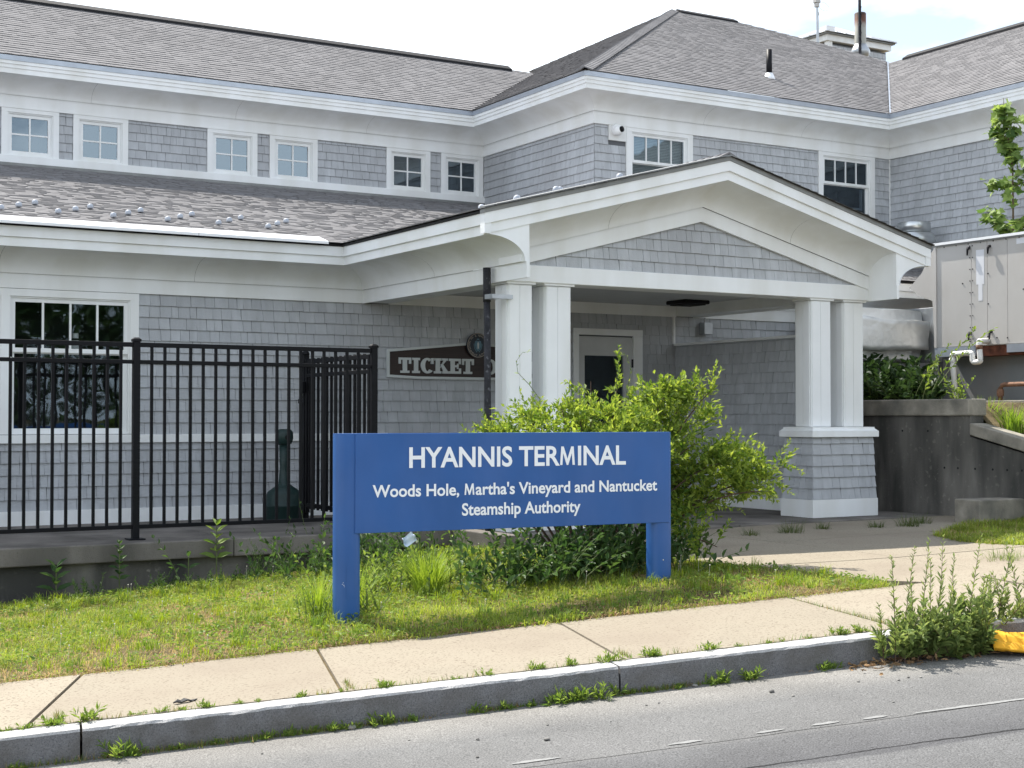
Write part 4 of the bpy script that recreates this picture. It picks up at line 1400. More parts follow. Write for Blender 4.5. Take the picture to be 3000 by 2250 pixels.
MB().prism(*disc(0.152, YA - 0.085, YA - 0.06)).build('disc', 'seal_navy', seal)
ring = MB()
for i in range(48):
    a0, a1 = 2 * math.pi * i / 48, 2 * math.pi * (i + 1) / 48
    ring.prism([(sc_[0] + r_ * math.cos(a), YA - 0.089, sc_[1] + r_ * math.sin(a)) for r_, a in ((0.148, a0), (0.148, a1), (0.141, a1), (0.141, a0))], (0, 0.004, 0))
ring.build('rim', 'seal_tan', seal)


def arc_text(s, r_, a_mid, step, inward, nm):
    v_, f_ = [], []
    for i, ch in enumerate(s):
        if ch == ' ': continue
        tv, tf = text_mesh(ch, 0.036)
        w_ = (max(p[0] for p in tv) + min(p[0] for p in tv)) / 2
        off = (i - (len(s) - 1) / 2) * step
        a = a_mid - off if not inward else a_mid + off
        rot = (a - math.pi / 2) if not inward else (a + math.pi / 2)
        k = len(v_)
        for p in tv:
            x0, y0 = p[0] - w_, p[1] - 0.013
            v_.append((sc_[0] + r_ * math.cos(a) + x0 * math.cos(rot) - y0 * math.sin(rot), YA - 0.0865, sc_[1] + r_ * math.sin(a) + x0 * math.sin(rot) + y0 * math.cos(rot)))
        f_ += [tuple(q_ + k for q_ in f__) for f__ in tf]
    mesh_obj(nm, v_, f_, 'seal_tan', seal)


arc_text('WH MV & NANTUCKET', 0.122, math.pi / 2 - 0.1, 0.19, False, 'lettering')
arc_text('STEAMSHIP AUTHORITY', 0.122, -math.pi / 2, 0.165, True, 'lettering')
sh = [(-.042, .05), (-.02, .058), (0, .05), (.02, .058), (.042, .05), (.044, 0), (.03, -.045), (0, -.075), (-.03, -.045), (-.044, 0)]
MB().prism([(sc_[0] + x, YA - 0.088, sc_[1] + z) for x, z in sh], (0, .003, 0)).build('shield', 'seal_blue', seal)
fig = [(-.008, -.04), (.008, -.04), (.011, .0), (.013, .022), (.005, .03), (.005, .042), (-.005, .042), (-.005, .03), (-.013, .022), (-.011, 0)]
MB().prism([(sc_[0] + x, YA - 0.0905, sc_[1] + z) for x, z in fig], (0, .003, 0)).build('shield_figure', 'sign_silver', seal)
rb = MB()
for s_ in (-1, 1):
    rb.prism([(sc_[0] + s_ * x, YA - 0.087, sc_[1] + z) for x, z in ((.05, .03), (.06, .01), (.05, -.04), (.02, -.085), (.01, -.08), (.042, -.04), (.05, 0))], (0, .002, 0))
rb.prism([(sc_[0] + x, YA - 0.087, sc_[1] + z) for x, z in ((-.02, .066), (.02, .066), (.012, .082), (-.012, .082))], (0, .002, 0))
rb.build('scroll', 'seal_blue', seal)

# cast iron downpipe with its strap
dp_ = thing('downpipe', (7.21, 12.57, 0.5), 'dark rusty iron downpipe standing before the left pair of columns', 'pipe')
MB().tube([(7.225, 12.57, 0.45), (7.215, 12.57, 1.6), (7.205, 12.57, 2.86)], 0.034, 12).build('pipe', 'iron_pipe', dp_, smooth=True)
MB().tube([(7.205, 12.57, 2.85), (7.203, 12.57, 3.19)], 0.039, 12).build('socket', 'iron_pipe', dp_, smooth=True)
mb = MB().box(7.165, 7.40, 12.395, 12.415, 2.875, 2.915); mb.box(7.155, 7.255, 12.41, 12.53, 2.872, 2.918)
mb.build('strap', 'galvanized', dp_)

# ceiling lamp, camera, junction boxes
cl = thing('ceiling_lamp', (11.42, 14.8, 3.12), 'flat dark square lamp under the entrance ceiling', 'lamp')
MB().box(11.22, 11.62, 14.60, 15.0, 3.14, 3.189).build('housing', 'black_metal', cl, bevel=0.015)
MB().box(11.26, 11.58, 14.64, 14.96, 3.128, 3.1395).build('lens', 'interior_dark', cl)
sc2 = thing('security_camera', (12.55, YB - 0.10, 5.94), 'white dome security camera with a black lens beside the upper window', 'camera')
MB().tube([(12.55, YB - 0.035, 6.03), (12.55, YB - 0.09, 6.02)], 0.085, 20).build('base', 'white_metal', sc2, smooth=False)
bm = bmesh.new(); bmesh.ops.create_uvsphere(bm, u_segments=18, v_segments=12, radius=0.078)
me = bpy.data.meshes.new('dome'); bm.to_mesh(me); bm.free(); me.materials.append(MATS['white_metal'])
me.polygons.foreach_set('use_smooth', [True] * len(me.polygons))
o_ = bpy.data.objects.new('dome', me); COL.objects.link(o_); o_.parent = sc2; o_.location = Vector((12.55, YB - 0.11, 6.01)) - wloc(sc2)
MB().tube([(12.56, YB - 0.15, 6.015), (12.575, YB - 0.192, 6.02)], 0.044, 16).build('lens', 'black_metal', sc2, smooth=True)
jb = thing('electrical_box', (12.3, 15.55, 2.6), 'small grey electrical box on the wall above the half wall', 'box')
MB().box(12.24, 12.38, 15.50, 15.62, 2.82, 2.98).build('cover', 'galvanized', jb, bevel=0.006)
MB().tube([(12.31, 15.58, 2.98), (12.31, 15.58, 3.05)], 0.015).build('conduit', 'galvanized', jb)

# rooftop: vent pipe, exhaust fan, flue, cupola, antennas
vz = EU + SU * (18.97 - 17.56)
vp = thing('vent_pipe', (16.38, 18.97, vz), 'short black vent pipe on the upper roof slope', 'pipe')
MB().tube([(16.38, 18.97, vz - .05), (16.38, 18.97, vz + .47)], 0.05, 14).build('pipe', 'black_metal', vp, smooth=True)
MB().lathe([(0.11, -0.06), (0.10, -.02), (0.056, 0.07)], (16.38, 18.97, vz), 14).build('flashing', 'white_metal', vp, smooth=True)
fn = thing('exhaust_fan', (17.72, 17.0, 4.15), 'round silver exhaust fan on the low roof beside the right wing', 'fan')
MB().box(17.47, 17.97, 16.75, 17.25, 4.02, 4.50).build('kerb_box', 'galvanized', fn)
MB().lathe([(0.30, 4.50), (0.34, 4.52), (0.34, 4.60), (0.29, 4.68), (0.27, 4.69)], (17.72, 17.0, 0), 28).build('shroud', 'stainless', fn, smooth=True)
MB().lathe([(0.24, 4.691), (0.24, 4.70), (0.265, 4.70), (0.265, 4.84), (0.25, 4.865), (0.02, 4.875)], (17.72, 17.0, 0), 28).build('motor_cover', 'stainless', fn, smooth=True)
fl_ = thing('flue_stack', (25.33, 26.0, 9.0), 'tall galvanised flue stack rusted at its mouth behind the roof ridge', 'chimney')
MB().lathe([(0.14, 9.0), (0.14, 11.5), (0.125, 11.52), (0.12, 11.45)], (25.33, 26.0, 0), 20).build('pipe', 'flue_metal', fl_, smooth=True)
MB().lathe([(0.16, 10.40), (0.235, 10.56), (0.225, 10.6), (0.145, 10.75)], (25.33, 26.0, 0), 20).build('storm_collar', 'galvanized', fl_, smooth=True)
MB().lathe([(0.17, 8.9), (0.17, 10.45)], (25.33, 26.0, 0), 20).build('base_pipe', 'galvanized', fl_, smooth=True)
cp = thing('roof_cupola', (26.2, 28.0, 9.5), 'small shingled cupola with white trim and a pale ribbed roof behind the ridge', 'cupola')
MB().box(25.22, 27.2, 27.02, 29.0, 8.8, 11.0).build('wall', 'wall_backing', cp)
v_, f_, r_ = [], [], []
for (o0, u_, n_) in (((25.22, 27.02), (1, 0), (0, -1)), ((25.22, 29.0), (0, -1), (-1, 0))):
    for row in range(8):
        s_ = 0.0
        while s_ < 1.97:
            w_ = min(random.uniform(.1, .2), 1.98 - s_)
            k = len(v_); z0_ = 9.95 + row * .127
            for a_, t_, zz_ in ((s_, .016, z0_), (s_ + w_ - .006, .016, z0_), (s_ + w_ - .006, .006, z0_ + .127), (s_, .006, z0_ + .127), (s_, 0, z0_), (s_ + w_ - .006, 0, z0_)):
                v_.append((o0[0] + u_[0] * a_ + n_[0] * t_, o0[1] + u_[1] * a_ + n_[1] * t_, zz_))
            f_ += [(k, k + 1, k + 2, k + 3), (k, k + 4, k + 5, k + 1)]; r_ += [random.random()] * 6
            s_ += w_
mesh_obj('shingle_cladding', v_, f_, 'wall_shingle', cp, rnd=r_)['kind'] = 'stuff'
MB().box(25.19, 25.34, 26.98, 27.10, 8.8, 11.05).build('corner_board', 'white_trim', cp)
MB().box(25.12, 27.3, 26.93, 29.1, 11.05, 11.20).build('fascia', 'white_trim', cp)
MB().box(25.05, 27.37, 26.86, 29.17, 11.20, 11.235).build('cornice', 'drip_grey', cp)
mb = MB()
mb.add([(25.0, 26.8, 11.236), (27.4, 26.8, 11.236), (27.4, 29.2, 11.236), (25.0, 29.2, 11.236), (26.2, 28.0, 11.75)], [(0, 1, 4), (1, 2, 4), (2, 3, 4), (3, 0, 4)])
mb.build('roof', 'galvanized', cp)
mb = MB()
for i in range(9):
    x_ = 25.05 + i * 0.29
    tgt = Vector((26.2, 28.0, 11.78))
    for p_ in (Vector((x_, 26.8, 11.25)), Vector((25.0, 26.85 + i * 0.29, 11.25))):
        mb.tube([p_, p_ + (tgt - p_) * 0.75], 0.02, 5)
mb.build('roof_ribs', 'white_metal', cp)
MB().box(25.02, 25.30, 26.84, 27.08, 11.24, 11.38).build('corner_flashing', 'white_metal', cp)
an = thing('antenna_mast', (23.93, 26.0, 10.2), 'thin antenna mast with a pale finned box at its top, leftmost on the roof', 'antenna')
MB().tube([(23.935, 26.0, 9.9), (23.93, 26.0, 11.0), (23.925, 26.0, 11.5)], 0.016, 8).build('mast', 'galvanized', an)
MB().box(23.86, 24.0, 25.94, 26.06, 11.56, 11.75).box(23.885, 23.975, 25.95, 26.05, 11.46, 11.559).build('finned_box', 'beige_panel', an, bevel=0.01)
an2 = thing('antenna_pole', (24.06, 26.2, 10.2), 'grey antenna pole with a cable loop beside the finned antenna', 'antenna')
MB().tube([(24.16, 26.2, 10.2), (24.13, 26.2, 11.8)], 0.024, 8).build('pole', 'galvanized', an2)
MB().tube([(24.14 + 0.04 * math.sin(k), 26.2, 11.3 + 0.05 * k) for k in range(9)], 0.009, 5).build('cable', 'black_metal', an2)
MB().tube([(24.16 + 0.17 - 0.17 * math.cos(a), 26.2, 11.62 + 0.10 * math.sin(a) - 0.05 * math.sin(a / 2)) for a in [k * 0.5 for k in range(13)]], 0.005, 5).build('cable_loop', 'galvanized', an2)
an3 = thing('antenna_post', (25.18, 26.0, 10.4), 'dark slim antenna post strapped beside the flue', 'antenna')
MB().tube([(25.16, 25.84, 10.2), (25.155, 25.84, 12.2)], 0.036, 8).build('post', 'iron_pipe', an3)
MB().tube([(25.15 + 0.02 * math.sin(2.1 * k), 25.80, 10.7 + 0.07 * k) for k in range(14)], 0.010, 5).build('cable', 'black_metal', an3)

# ------------------------------------------------------------------ fence and gate
YF, ZF = 13.35, 0.585
fence = thing('metal_fence', (3.93, YF, ZF), 'black metal picket fence on the concrete terrace in front of the wall', 'fence')
pk = 0.0125


def fence_post(parent, x, y, ztop, ball=False):
    p = MB().box(x - .0315, x + .0315, y - .0315, y + .0315, ZF, ztop).build('post', 'black_metal', parent, bevel=0.004)
    if ball:
        MB().lathe([(0.042, ztop), (0.044, ztop + .012), (0.034, ztop + .035), (0.012, ztop + .05)], (x, y, 0), 16).build('post_cap', 'black_metal', p, smooth=True)
    else:
        c = MB().box(x - .038, x + .038, y - .038, y + .038, ztop + .0005, ztop + .022)
        c.add([(x - .036, y - .036, ztop + .0225), (x + .036, y - .036, ztop + .0225), (x + .036, y + .036, ztop + .0225), (x - .036, y + .036, ztop + .0225),
               (x - .018, y - .018, ztop + .038), (x + .018, y - .018, ztop + .038), (x + .018, y + .018, ztop + .038), (x - .018, y + .018, ztop + .038)],
              [(0, 1, 5, 4), (1, 2, 6, 5), (2, 3, 7, 6), (3, 0, 4, 7), (4, 5, 6, 7)])
        c.build('post_cap', 'black_metal', p)
    b_ = MB().box(x - .075, x + .075, y - .075, y + .075, ZF, ZF + .012)
    b_.build('base_plate', 'black_metal', p)
    return p


for x_ in (1.50, 3.93, 6.34):
    fence_post(fence, x_, YF, 2.405)
for x0, x1 in ((-0.9, 1.468), (1.532, 3.898), (3.962, 6.308)):
    for z_, h_ in ((2.355, .042), (2.200, .036), (0.685, .036)):
        MB().box(x0, x1, YF - .019, YF + .019, z_, z_ + h_).build('rail', 'black_metal', fence, bevel=0.003)
p0 = MB().box(-pk, pk, -pk, pk, 0.0, 1.655).build('picket', 'black_metal', None)
p0.parent = fence
p0.location = Vector((2.811 - 0.1222 * 10, YF, 0.70)) - wloc(fence)
k = 0
for k in range(-24, 30):
    x_ = 2.811 + 0.1222 * k if 2.811 + 0.1222 * k < 3.9 else 4.076 + 0.1232 * (k - 9)
    if k == -10 or abs(x_ - 3.93) < 0.06 or abs(x_ - 1.5) < 0.06 or abs(x_ - 6.34) < 0.06 or x_ > 6.3 or x_ < -0.85: continue
    inst(p0, 'picket', fence, (x_, YF, 0.70))
# little bright bolts where the pickets pass the second rail
sc0 = MB().box(-.006, .006, -.003, .003, -.005, .005).build('rail_bolt', 'stainless', None)
sc0.parent = fence; sc0.location = Vector((2.811, YF - .021, 2.236)) - wloc(fence)
gate = thing('metal_gate', (6.33, 14.2, ZF), 'black metal picket gate running back from the fence corner to the wall', 'gate')
fence_post(gate, 6.34, 15.10, 2.40, ball=True)
for z_, h_ in ((2.30, .045), (2.15, .04), (0.72, .045)):
    MB().box(6.317, 6.357, 13.45, 15.03, z_, z_ + h_).build('rail', 'black_metal', gate, bevel=0.003)
for y_ in (13.43, 15.035):
    MB().box(6.315, 6.36, y_ - .022, y_ + .022, 0.66, 2.345).build('stile', 'black_metal', gate, bevel=0.003)
p1 = None
y_ = 13.56
while y_ < 14.98:
    if p1 is None:
        p1 = inst(p0, 'picket', gate, (6.337, y_, 0.70))
    else:
        inst(p0, 'picket', gate, (6.337, y_, 0.70))
    y_ += 0.118
MB().box(6.27, 6.31, 15.02, 15.10, 1.98, 2.10).build('latch', 'black_metal', gate, bevel=0.006)
pl_ = thing('padlock', (6.255, 15.03, 1.86), 'small dark padlock hanging from the gate latch', 'padlock')
MB().box(6.225, 6.285, 15.015, 15.045, 1.86, 1.91).build('body', 'iron_pipe', pl_, bevel=0.008)
MB().tube([(6.238, 15.03, 1.905), (6.238, 15.03, 1.96), (6.247, 15.03, 1.978), (6.263, 15.03, 1.978), (6.272, 15.03, 1.96), (6.272, 15.03, 1.905)], 0.005, 6).build('shackle', 'stainless', pl_, smooth=True)

# cigarette receptacle
cr_ = thing('cigarette_receptacle', (6.03, 14.95, 0.585), 'dark green bottle-shaped cigarette receptacle behind the fence', 'ashtray')
cx, cy = 6.03, 14.95
MB().lathe([(0.195, 0.585), (0.205, 0.60), (0.20, 0.74), (0.205, 0.745), (0.205, 0.765), (0.198, 0.77), (0.19, 0.87), (0.18, 0.90), (0.09, 0.965), (0.062, 0.985), (0.045, 1.18), (0.055, 1.41)], (cx, cy, 0), 24).build('base_jar', 'green_plastic', cr_, smooth=True)
MB().lathe([(0.055, 1.405), (0.085, 1.43), (0.098, 1.48), (0.096, 1.545), (0.075, 1.575), (0.03, 1.582)], (cx, cy, 0), 20).build('head', 'green_plastic', cr_, smooth=True)
q = Vector((-cx, -cy, 0)).normalized()
q = (Matrix.Rotation(R(20), 3, 'Z') @ q)
c0 = Vector((cx, cy, 1.492)) + q * 0.085
MB().tube([c0, c0 + q * 0.016], 0.026, 14).build('opening', 'interior_dark', cr_)

# ------------------------------------------------------------------ the blue sign
A0 = Vector((3.999, 9.031)); sd_ = Vector((0.996, -0.0893)).normalized(); sn_ = Vector((sd_.y, -sd_.x))   # sn_ points to the street
if sn_.y > 0: sn_ = -sn_
sign = thing('terminal_sign', (A0.x + sd_.x * 1.3, A0.y + sd_.y * 1.3, 0.40), 'large blue terminal name sign on two blue posts in the grass', 'sign')


def S(s, d, z):
    p = A0 + sd_ * s + sn_ * d
    return (p.x, p.y, z)


def spost(s0, s1, z0):
    w_ = (s1 - s0) / 2
    cs = (s0 + s1) / 2
    loop = []
    for i in range(28):
        a = 2 * math.pi * i / 28
        ca, sa = math.cos(a), math.sin(a)
        loop.append((cs + w_ * math.copysign(abs(ca) ** 0.55, ca), 0.0 + 0.075 * math.copysign(abs(sa) ** 0.75, sa)))
    k = len(loop)
    v_ = [S(a, b_, z0) for a, b_ in loop] + [S(a, b_, 1.597) for a, b_ in loop]
    f_ = [(i, (i + 1) % k, (i + 1) % k + k, i + k) for i in range(k)]
    o = mesh_obj('post', v_, f_, 'sign_blue', sign, smooth=True)
    mesh_obj('post_top', [S(a, b_, 1.597) for a, b_ in loop], [tuple(range(k))], 'sign_blue', o)
    return o


pL = spost(0.0, 0.174, 0.30)
pR = spost(2.441, 2.612, 0.45)
# access plate on the left post
mesh_obj('access_plate', [S(0.062, 0.0765, 0.50), S(0.118, 0.0765, 0.50), S(0.118, 0.0765, 0.72), S(0.062, 0.0765, 0.72)], [(0, 1, 2, 3)], 'sign_blue', pL)
for (a_, z_, w_) in ((0.030, 0.595, .006), (0.036, 0.605, .005), (0.040, 0.588, .007), (0.045, 0.578, .004)):
    mesh_obj('paint_chip', [S(a_, 0.0785, z_), S(a_ + w_, 0.0785, z_ + .001), S(a_ + w_ * .8, 0.0785, z_ + .005), S(a_ + .001, 0.0785, z_ + .004)], [(0, 1, 2, 3)], 'sign_white', pL)
v_ = [S(a, d, z) for d in (0.082, 0.035) for a, z in ((0.121, 0.930), (2.574, 0.930), (2.574, 1.598), (0.121, 1.598))]
pan = mesh_obj('panel', v_, [(0, 1, 2, 3), (7, 6, 5, 4), (0, 4, 5, 1), (1, 5, 6, 2), (2, 6, 7, 3), (3, 7, 4, 0)], 'sign_blue', sign)
md = pan.modifiers.new('bevel', 'BEVEL'); md.width = 0.003; md.segments = 2
PLM = [(0.02, 0), (0.155, 0), (0.195, .44), (0.395, .0), (0.49, 0), (0.69, .44), (0.73, 0), (0.865, 0), (0.80, .69), (0.655, .69), (0.4425, .235), (0.23, .69), (0.085, .69)]


def lettering(s, s0, s1, zb, zt, cap_ref, bold):
    """text fitted between s0..s1 along the panel, with its capitals from zb to zt"""
    ref, _ = text_mesh('H')
    H = max(p[1] for p in ref)
    segs = []      # (verts, faces) pieces in font units
    tot_w = text_width(s)
    min0 = min(p[0] for p in text_mesh(s)[0])
    parts = []
    i = 0
    while i < len(s):
        if s[i] == 'M':
            pre = s[:i]
            wpre = (text_width('|' + pre + '|') - text_width('||')) if pre else 0.0
            parts.append(('M', wpre)); i += 1
        else:
            j = i
            while j < len(s) and s[j] != 'M': j += 1
            pre = s[:i]
            wpre = (text_width('|' + pre + '|') - text_width('||')) if pre else 0.0
            parts.append((s[i:j], wpre)); i = j
    v_, f_ = [], []
    for body, ox in parts:
        k = len(v_)
        if body == 'M':
            mw = text_width('M')
            sc = mw / 0.83
            v_ += [((x - 0.03) * sc + ox + 0.06, y / .69 * H) for x, y in PLM]
            f_.append(tuple(range(k, k + len(PLM))))
        else:
            if not body.strip(): continue
            lead = len(body) - len(body.lstrip())
            tv, tf = text_mesh(body, 1.0, bold)
            v_ += [(p[0] + ox, p[1]) for p in tv]
            f_ += [tuple(q_ + k for q_ in fc) for fc in tf]
    x0 = min(p[0] for p in v_); x1 = max(p[0] for p in v_)
    W = [S(s0 + (p[0] - x0) / (x1 - x0) * (s1 - s0), 0.0850, zb + p[1] / H * (zt - zb)) for p in v_]
    return mesh_obj('lettering', W, f_, 'sign_white', sign)


lettering('HYANNIS TERMINAL', 0.505, 2.199, 1.366, 1.498, 'H', 0.022)
lettering("Woods Hole, Martha's Vineyard and Nantucket", 0.242, 2.464, 1.170, 1.248, 'H', 0.022)
lettering('Steamship Authority', 0.896, 1.824, 1.030, 1.110, 'H', 0.022)

# ------------------------------------------------------------------ right side: retaining walls, bank, plant machinery
rw = thing('retaining_wall', (13.0, 12.5, 0.5), 'stained dark concrete retaining wall with thick coping beside the entrance', 'wall')
body = MB()
body.prism([(12.92, 15.6, 0.3), (12.92, 15.6, 1.725), (12.92, 11.57, 1.725), (12.92, 11.57, 1.49), (12.92, 8.0, 0.66), (12.92, 8.0, 0.3)], (0.22, 0, 0))
body.build('wall_body', 'concrete_dark', rw)
MB().box(12.88, 13.18, 11.555, 15.6, 1.727, 1.92).build('coping', 'concrete_cap', rw, bevel=0.015)
zs = lambda y: 1.675 - (11.68 - y) * 0.233
MB().prism([(12.885, 11.55, zs(11.55) - .135), (12.885, 11.55, zs(11.55)), (12.885, 8.0, zs(8.0)), (12.885, 8.0, zs(8.0) - .135)], (0.27, 0, 0)).build('sloped_coping', 'concrete_cap', rw, bevel=0.012)
hb = MB()
for y_ in (11.95, 11.75, 11.5, 11.25, 11.05, 10.85, 12.2, 12.6):
    hb.tube([(12.917, y_, 1.13 if y_ < 12 else 1.55), (12.93, y_, 1.13 if y_ < 12 else 1.55)], 0.013, 8)
hb.build('tie_holes', 'interior_dark', rw)
blk = thing('concrete_block', (12.5, 10.95, 0.55), 'low concrete block at the foot of the retaining wall', 'block')
MB().box(12.20, 12.90, 10.80, 11.15, 0.45, 0.83).build('block_body', 'concrete_cap', blk, bevel=0.012)
uw = thing('planter_wall', (14.3, 11.6, 1.2), 'low concrete wall behind the bank of green strap leaves', 'wall')
MB().box(14.2, 14.42, 9.0, 13.15, 1.0, 1.915).build('wall_body', 'concrete_cap', uw, bevel=0.01)
# bank of soil behind the walls
bxs = np.linspace(13.14, 18.2, 12); bys = np.linspace(7.5, 15.6, 26)
bv = [(x, y, (1.86 if y > 11.7 else max(0.7, 1.60 - (11.7 - y) * 0.22)) + random.uniform(-.03, .03)) for y in bys for x in bxs]
bf = [(j * 12 + i, j * 12 + i + 1, (j + 1) * 12 + i + 1, (j + 1) * 12 + i) for j in range(25) for i in range(11)]
struct(mesh_obj('bank', bv, bf, 'soil', smooth=True))

ah = thing('air_handler', (16.3, 11.6, 1.8), 'big beige metal air handling unit raised behind the retaining wall', 'air conditioner')
MB().box(15.215, 17.4, 8.5, 14.21, 2.655, 4.05).build('casing', 'beige_panel', ah)
ys_ = [14.205, 13.572, 13.305, 12.975, 12.3, 11.4, 10.4, 9.4, 8.5]
for a_, b_ in zip(ys_[:-1], ys_[1:]):
    MB().box(15.203, 15.216, b_ + .003, a_ - .003, 2.665, 4.04).build('panel', 'beige_panel', ah)
MB().box(15.17, 17.45, 8.5, 14.225, 4.05, 4.085).build('top_rail', 'white_metal', ah)
MB().box(15.185, 15.205, 8.5, 14.222, 4.03, 4.048).build('drip_rail', 'drip_grey', ah)
MB().box(15.185, 15.204, 14.175, 14.215, 2.66, 4.03).build('corner_post', 'beige_panel', ah)
pts_ = [(14.226, 4.03), (14.301, 3.949), (14.40, 3.80), (14.459, 3.705), (14.60, 3.59), (14.695, 3.519), (14.524, 3.402), (14.269, 3.304), (14.237, 2.727), (14.226, 2.727)]
MB().prism([(15.215, y, z) for y, z in pts_], (1.6, 0, 0)).build('plenum', 'beige_panel', ah)
rv_ = MB()
for a_ in (14.19, 13.595, 13.55):
    for i in range(9):
        z_ = 2.75 + i * 0.155
        rv_.tube([(15.2035, a_, z_), (15.196, a_, z_)], 0.008, 6)
for y_ in np.arange(9, 14.2, 0.21):
    rv_.tube([(15.2035, y_, 4.02), (15.196, y_, 4.02)], 0.008, 6)
for (y_, z_) in ((13.29, 3.6), (13.29, 3.2), (13.72, 3.5), (12.72, 3.35), (13.3, 2.77), (13.15, 2.75), (13.6, 2.72), (12.98, 2.74)):
    rv_.tube([(15.2035, y_, z_), (15.195, y_, z_)], 0.010, 6)
rv_.build('rivets', 'iron_pipe', ah)
for (y_, z_) in ((13.60, 3.965), (13.255, 3.955), (13.585, 2.83), (13.24, 2.83)):
    MB().tube([(15.203, y_, z_), (15.17, y_, z_), (15.165, y_ + .004, z_ - .03), (15.17, y_ + .012, z_ - .10)], [0.02, 0.022, 0.016, 0.010], 8).build('handle', 'iron_pipe', ah, smooth=True)
for (y0_, y1_, z0_, z1_) in ((13.355, 13.49, 3.467, 3.925), (13.385, 13.455, 3.25, 3.4665), (12.55, 12.826, 3.94, 4.01)):
    MB().box(15.2005, 15.2025, y0_, y1_, z0_, z1_).build('paint_patch', 'beige_patch', ah)
MB().box(15.23, 15.5, 8.5, 13.5, 2.52, 2.654).build('steel_beam', 'rust', ah)
MB().box(15.19, 15.23, 13.5, 14.21, 2.53, 2.655).build('flashing', 'drip_metal', ah)
MB().box(15.185, 15.229, 8.5, 12.98, 2.55, 2.654).build('flashing', 'drip_metal', ah)
MB().box(15.45, 17.2, 8.5, 14.3, 1.0, 2.52).build('plinth', 'blue_grey_wall', ah)
# rusty gas pipe
gp = thing('gas_pipe', (15.0, 12.8, 1.8), 'rusty pipe with an elbow at the foot of the air handler', 'pipe')
MB().tube([(15.0, 12.93, 1.7), (15.0, 12.93, 2.08), (15.0, 12.90, 2.12), (15.0, 12.86, 2.13), (15.0, 11.0, 2.13)], 0.03, 10).build('pipe', 'rust_pipe', gp, smooth=True)
MB().lathe([(0.042, 1.98), (0.046, 2.0), (0.046, 2.05), (0.042, 2.07)], (15.0, 12.93, 0), 12).build('coupling', 'rust_pipe', gp)
# pvc condensate pipe
pv = thing('condensate_pipe', (14.9, 13.3, 1.85), 'white plastic drain pipe with a trap below the air handler', 'pipe')


def rounded(path, r_=0.035):
    out = [Vector(path[0])]
    for a, b_, c in zip(path[:-2], path[1:-1], path[2:]):
        a, b_, c = Vector(a), Vector(b_), Vector(c)
        d1, d2 = (a - b_).normalized(), (c - b_).normalized()
        for k_ in range(5):
            u_ = k_ / 4
            out.append((b_ + d1 * r_) * (1 - u_) ** 2 + b_ * 2 * u_ * (1 - u_) + (b_ + d2 * r_) * u_ ** 2)
    out.append(Vector(path[-1]))
    return out


pth = [(14.9, 13.564, 1.80), (14.9, 13.634, 2.543), (14.9, 13.299, 2.55), (14.9, 13.289, 2.424), (14.9, 13.159, 2.43), (14.9, 13.185, 2.70), (15.21, 13.30, 2.71)]
MB().tube(rounded(pth), 0.036, 10).build('pipe', 'pvc', pv, smooth=True)
MB().tube([(14.9, 13.175, 2.59), (14.9, 13.18, 2.645)], 0.042, 10).build('rusty_sleeve', 'rust_pipe', pv, smooth=True)
MB().tube([(14.9, 13.631, 2.43), (14.9, 13.634, 2.49)], 0.042, 10).build('socket', 'pvc', pv, smooth=True)

# foil-wrapped duct
dc = thing('foil_duct', (14.5, 15.0, 2.5), 'big air duct wrapped in crinkled silver foil under the cornice', 'duct')
bm = bmesh.new()
bmesh.ops.create_cube(bm, size=1)
bmesh.ops.scale(bm, vec=(1.75, 0.95, 0.68), verts=bm.verts)
bmesh.ops.bevel(bm, geom=bm.edges[:], offset=0.14, segments=4, affect='EDGES')
bmesh.ops.subdivide_edges(bm, edges=bm.edges[:], cuts=5, use_grid_fill=True)
from mathutils import noise as mnoise
for v in bm.verts:
    p = v.co.copy()
    nz = mnoise.noise(Vector((p.x * 2.2, p.y * 2.5, p.z * 3))) * 0.05 + mnoise.noise(Vector((p.x * 7, p.y * 8, p.z * 9))) * 0.018
    sag = -0.05 * (1 - min(1, abs(p.x) / 0.87)) if p.z < 0 else 0
    v.co += Vector((0.02 * nz, nz, nz * 0.9 + sag))
bm.transform(Matrix.Translation(Vector((14.72, 15.05, 2.87)) - wloc(dc)))
me = bpy.data.meshes.new('foil_wrap'); bm.to_mesh(me); bm.free(); me.materials.append(MATS['foil'])
me.polygons.foreach_set('use_smooth', [True] * len(me.polygons))
o_ = bpy.data.objects.new('foil_wrap', me); COL.objects.link(o_); o_.parent = dc
MB().box(15.52, 15.60, 14.45, 15.58, 2.48, 3.25).build('collar', 'galvanized', dc, bevel=0.01)

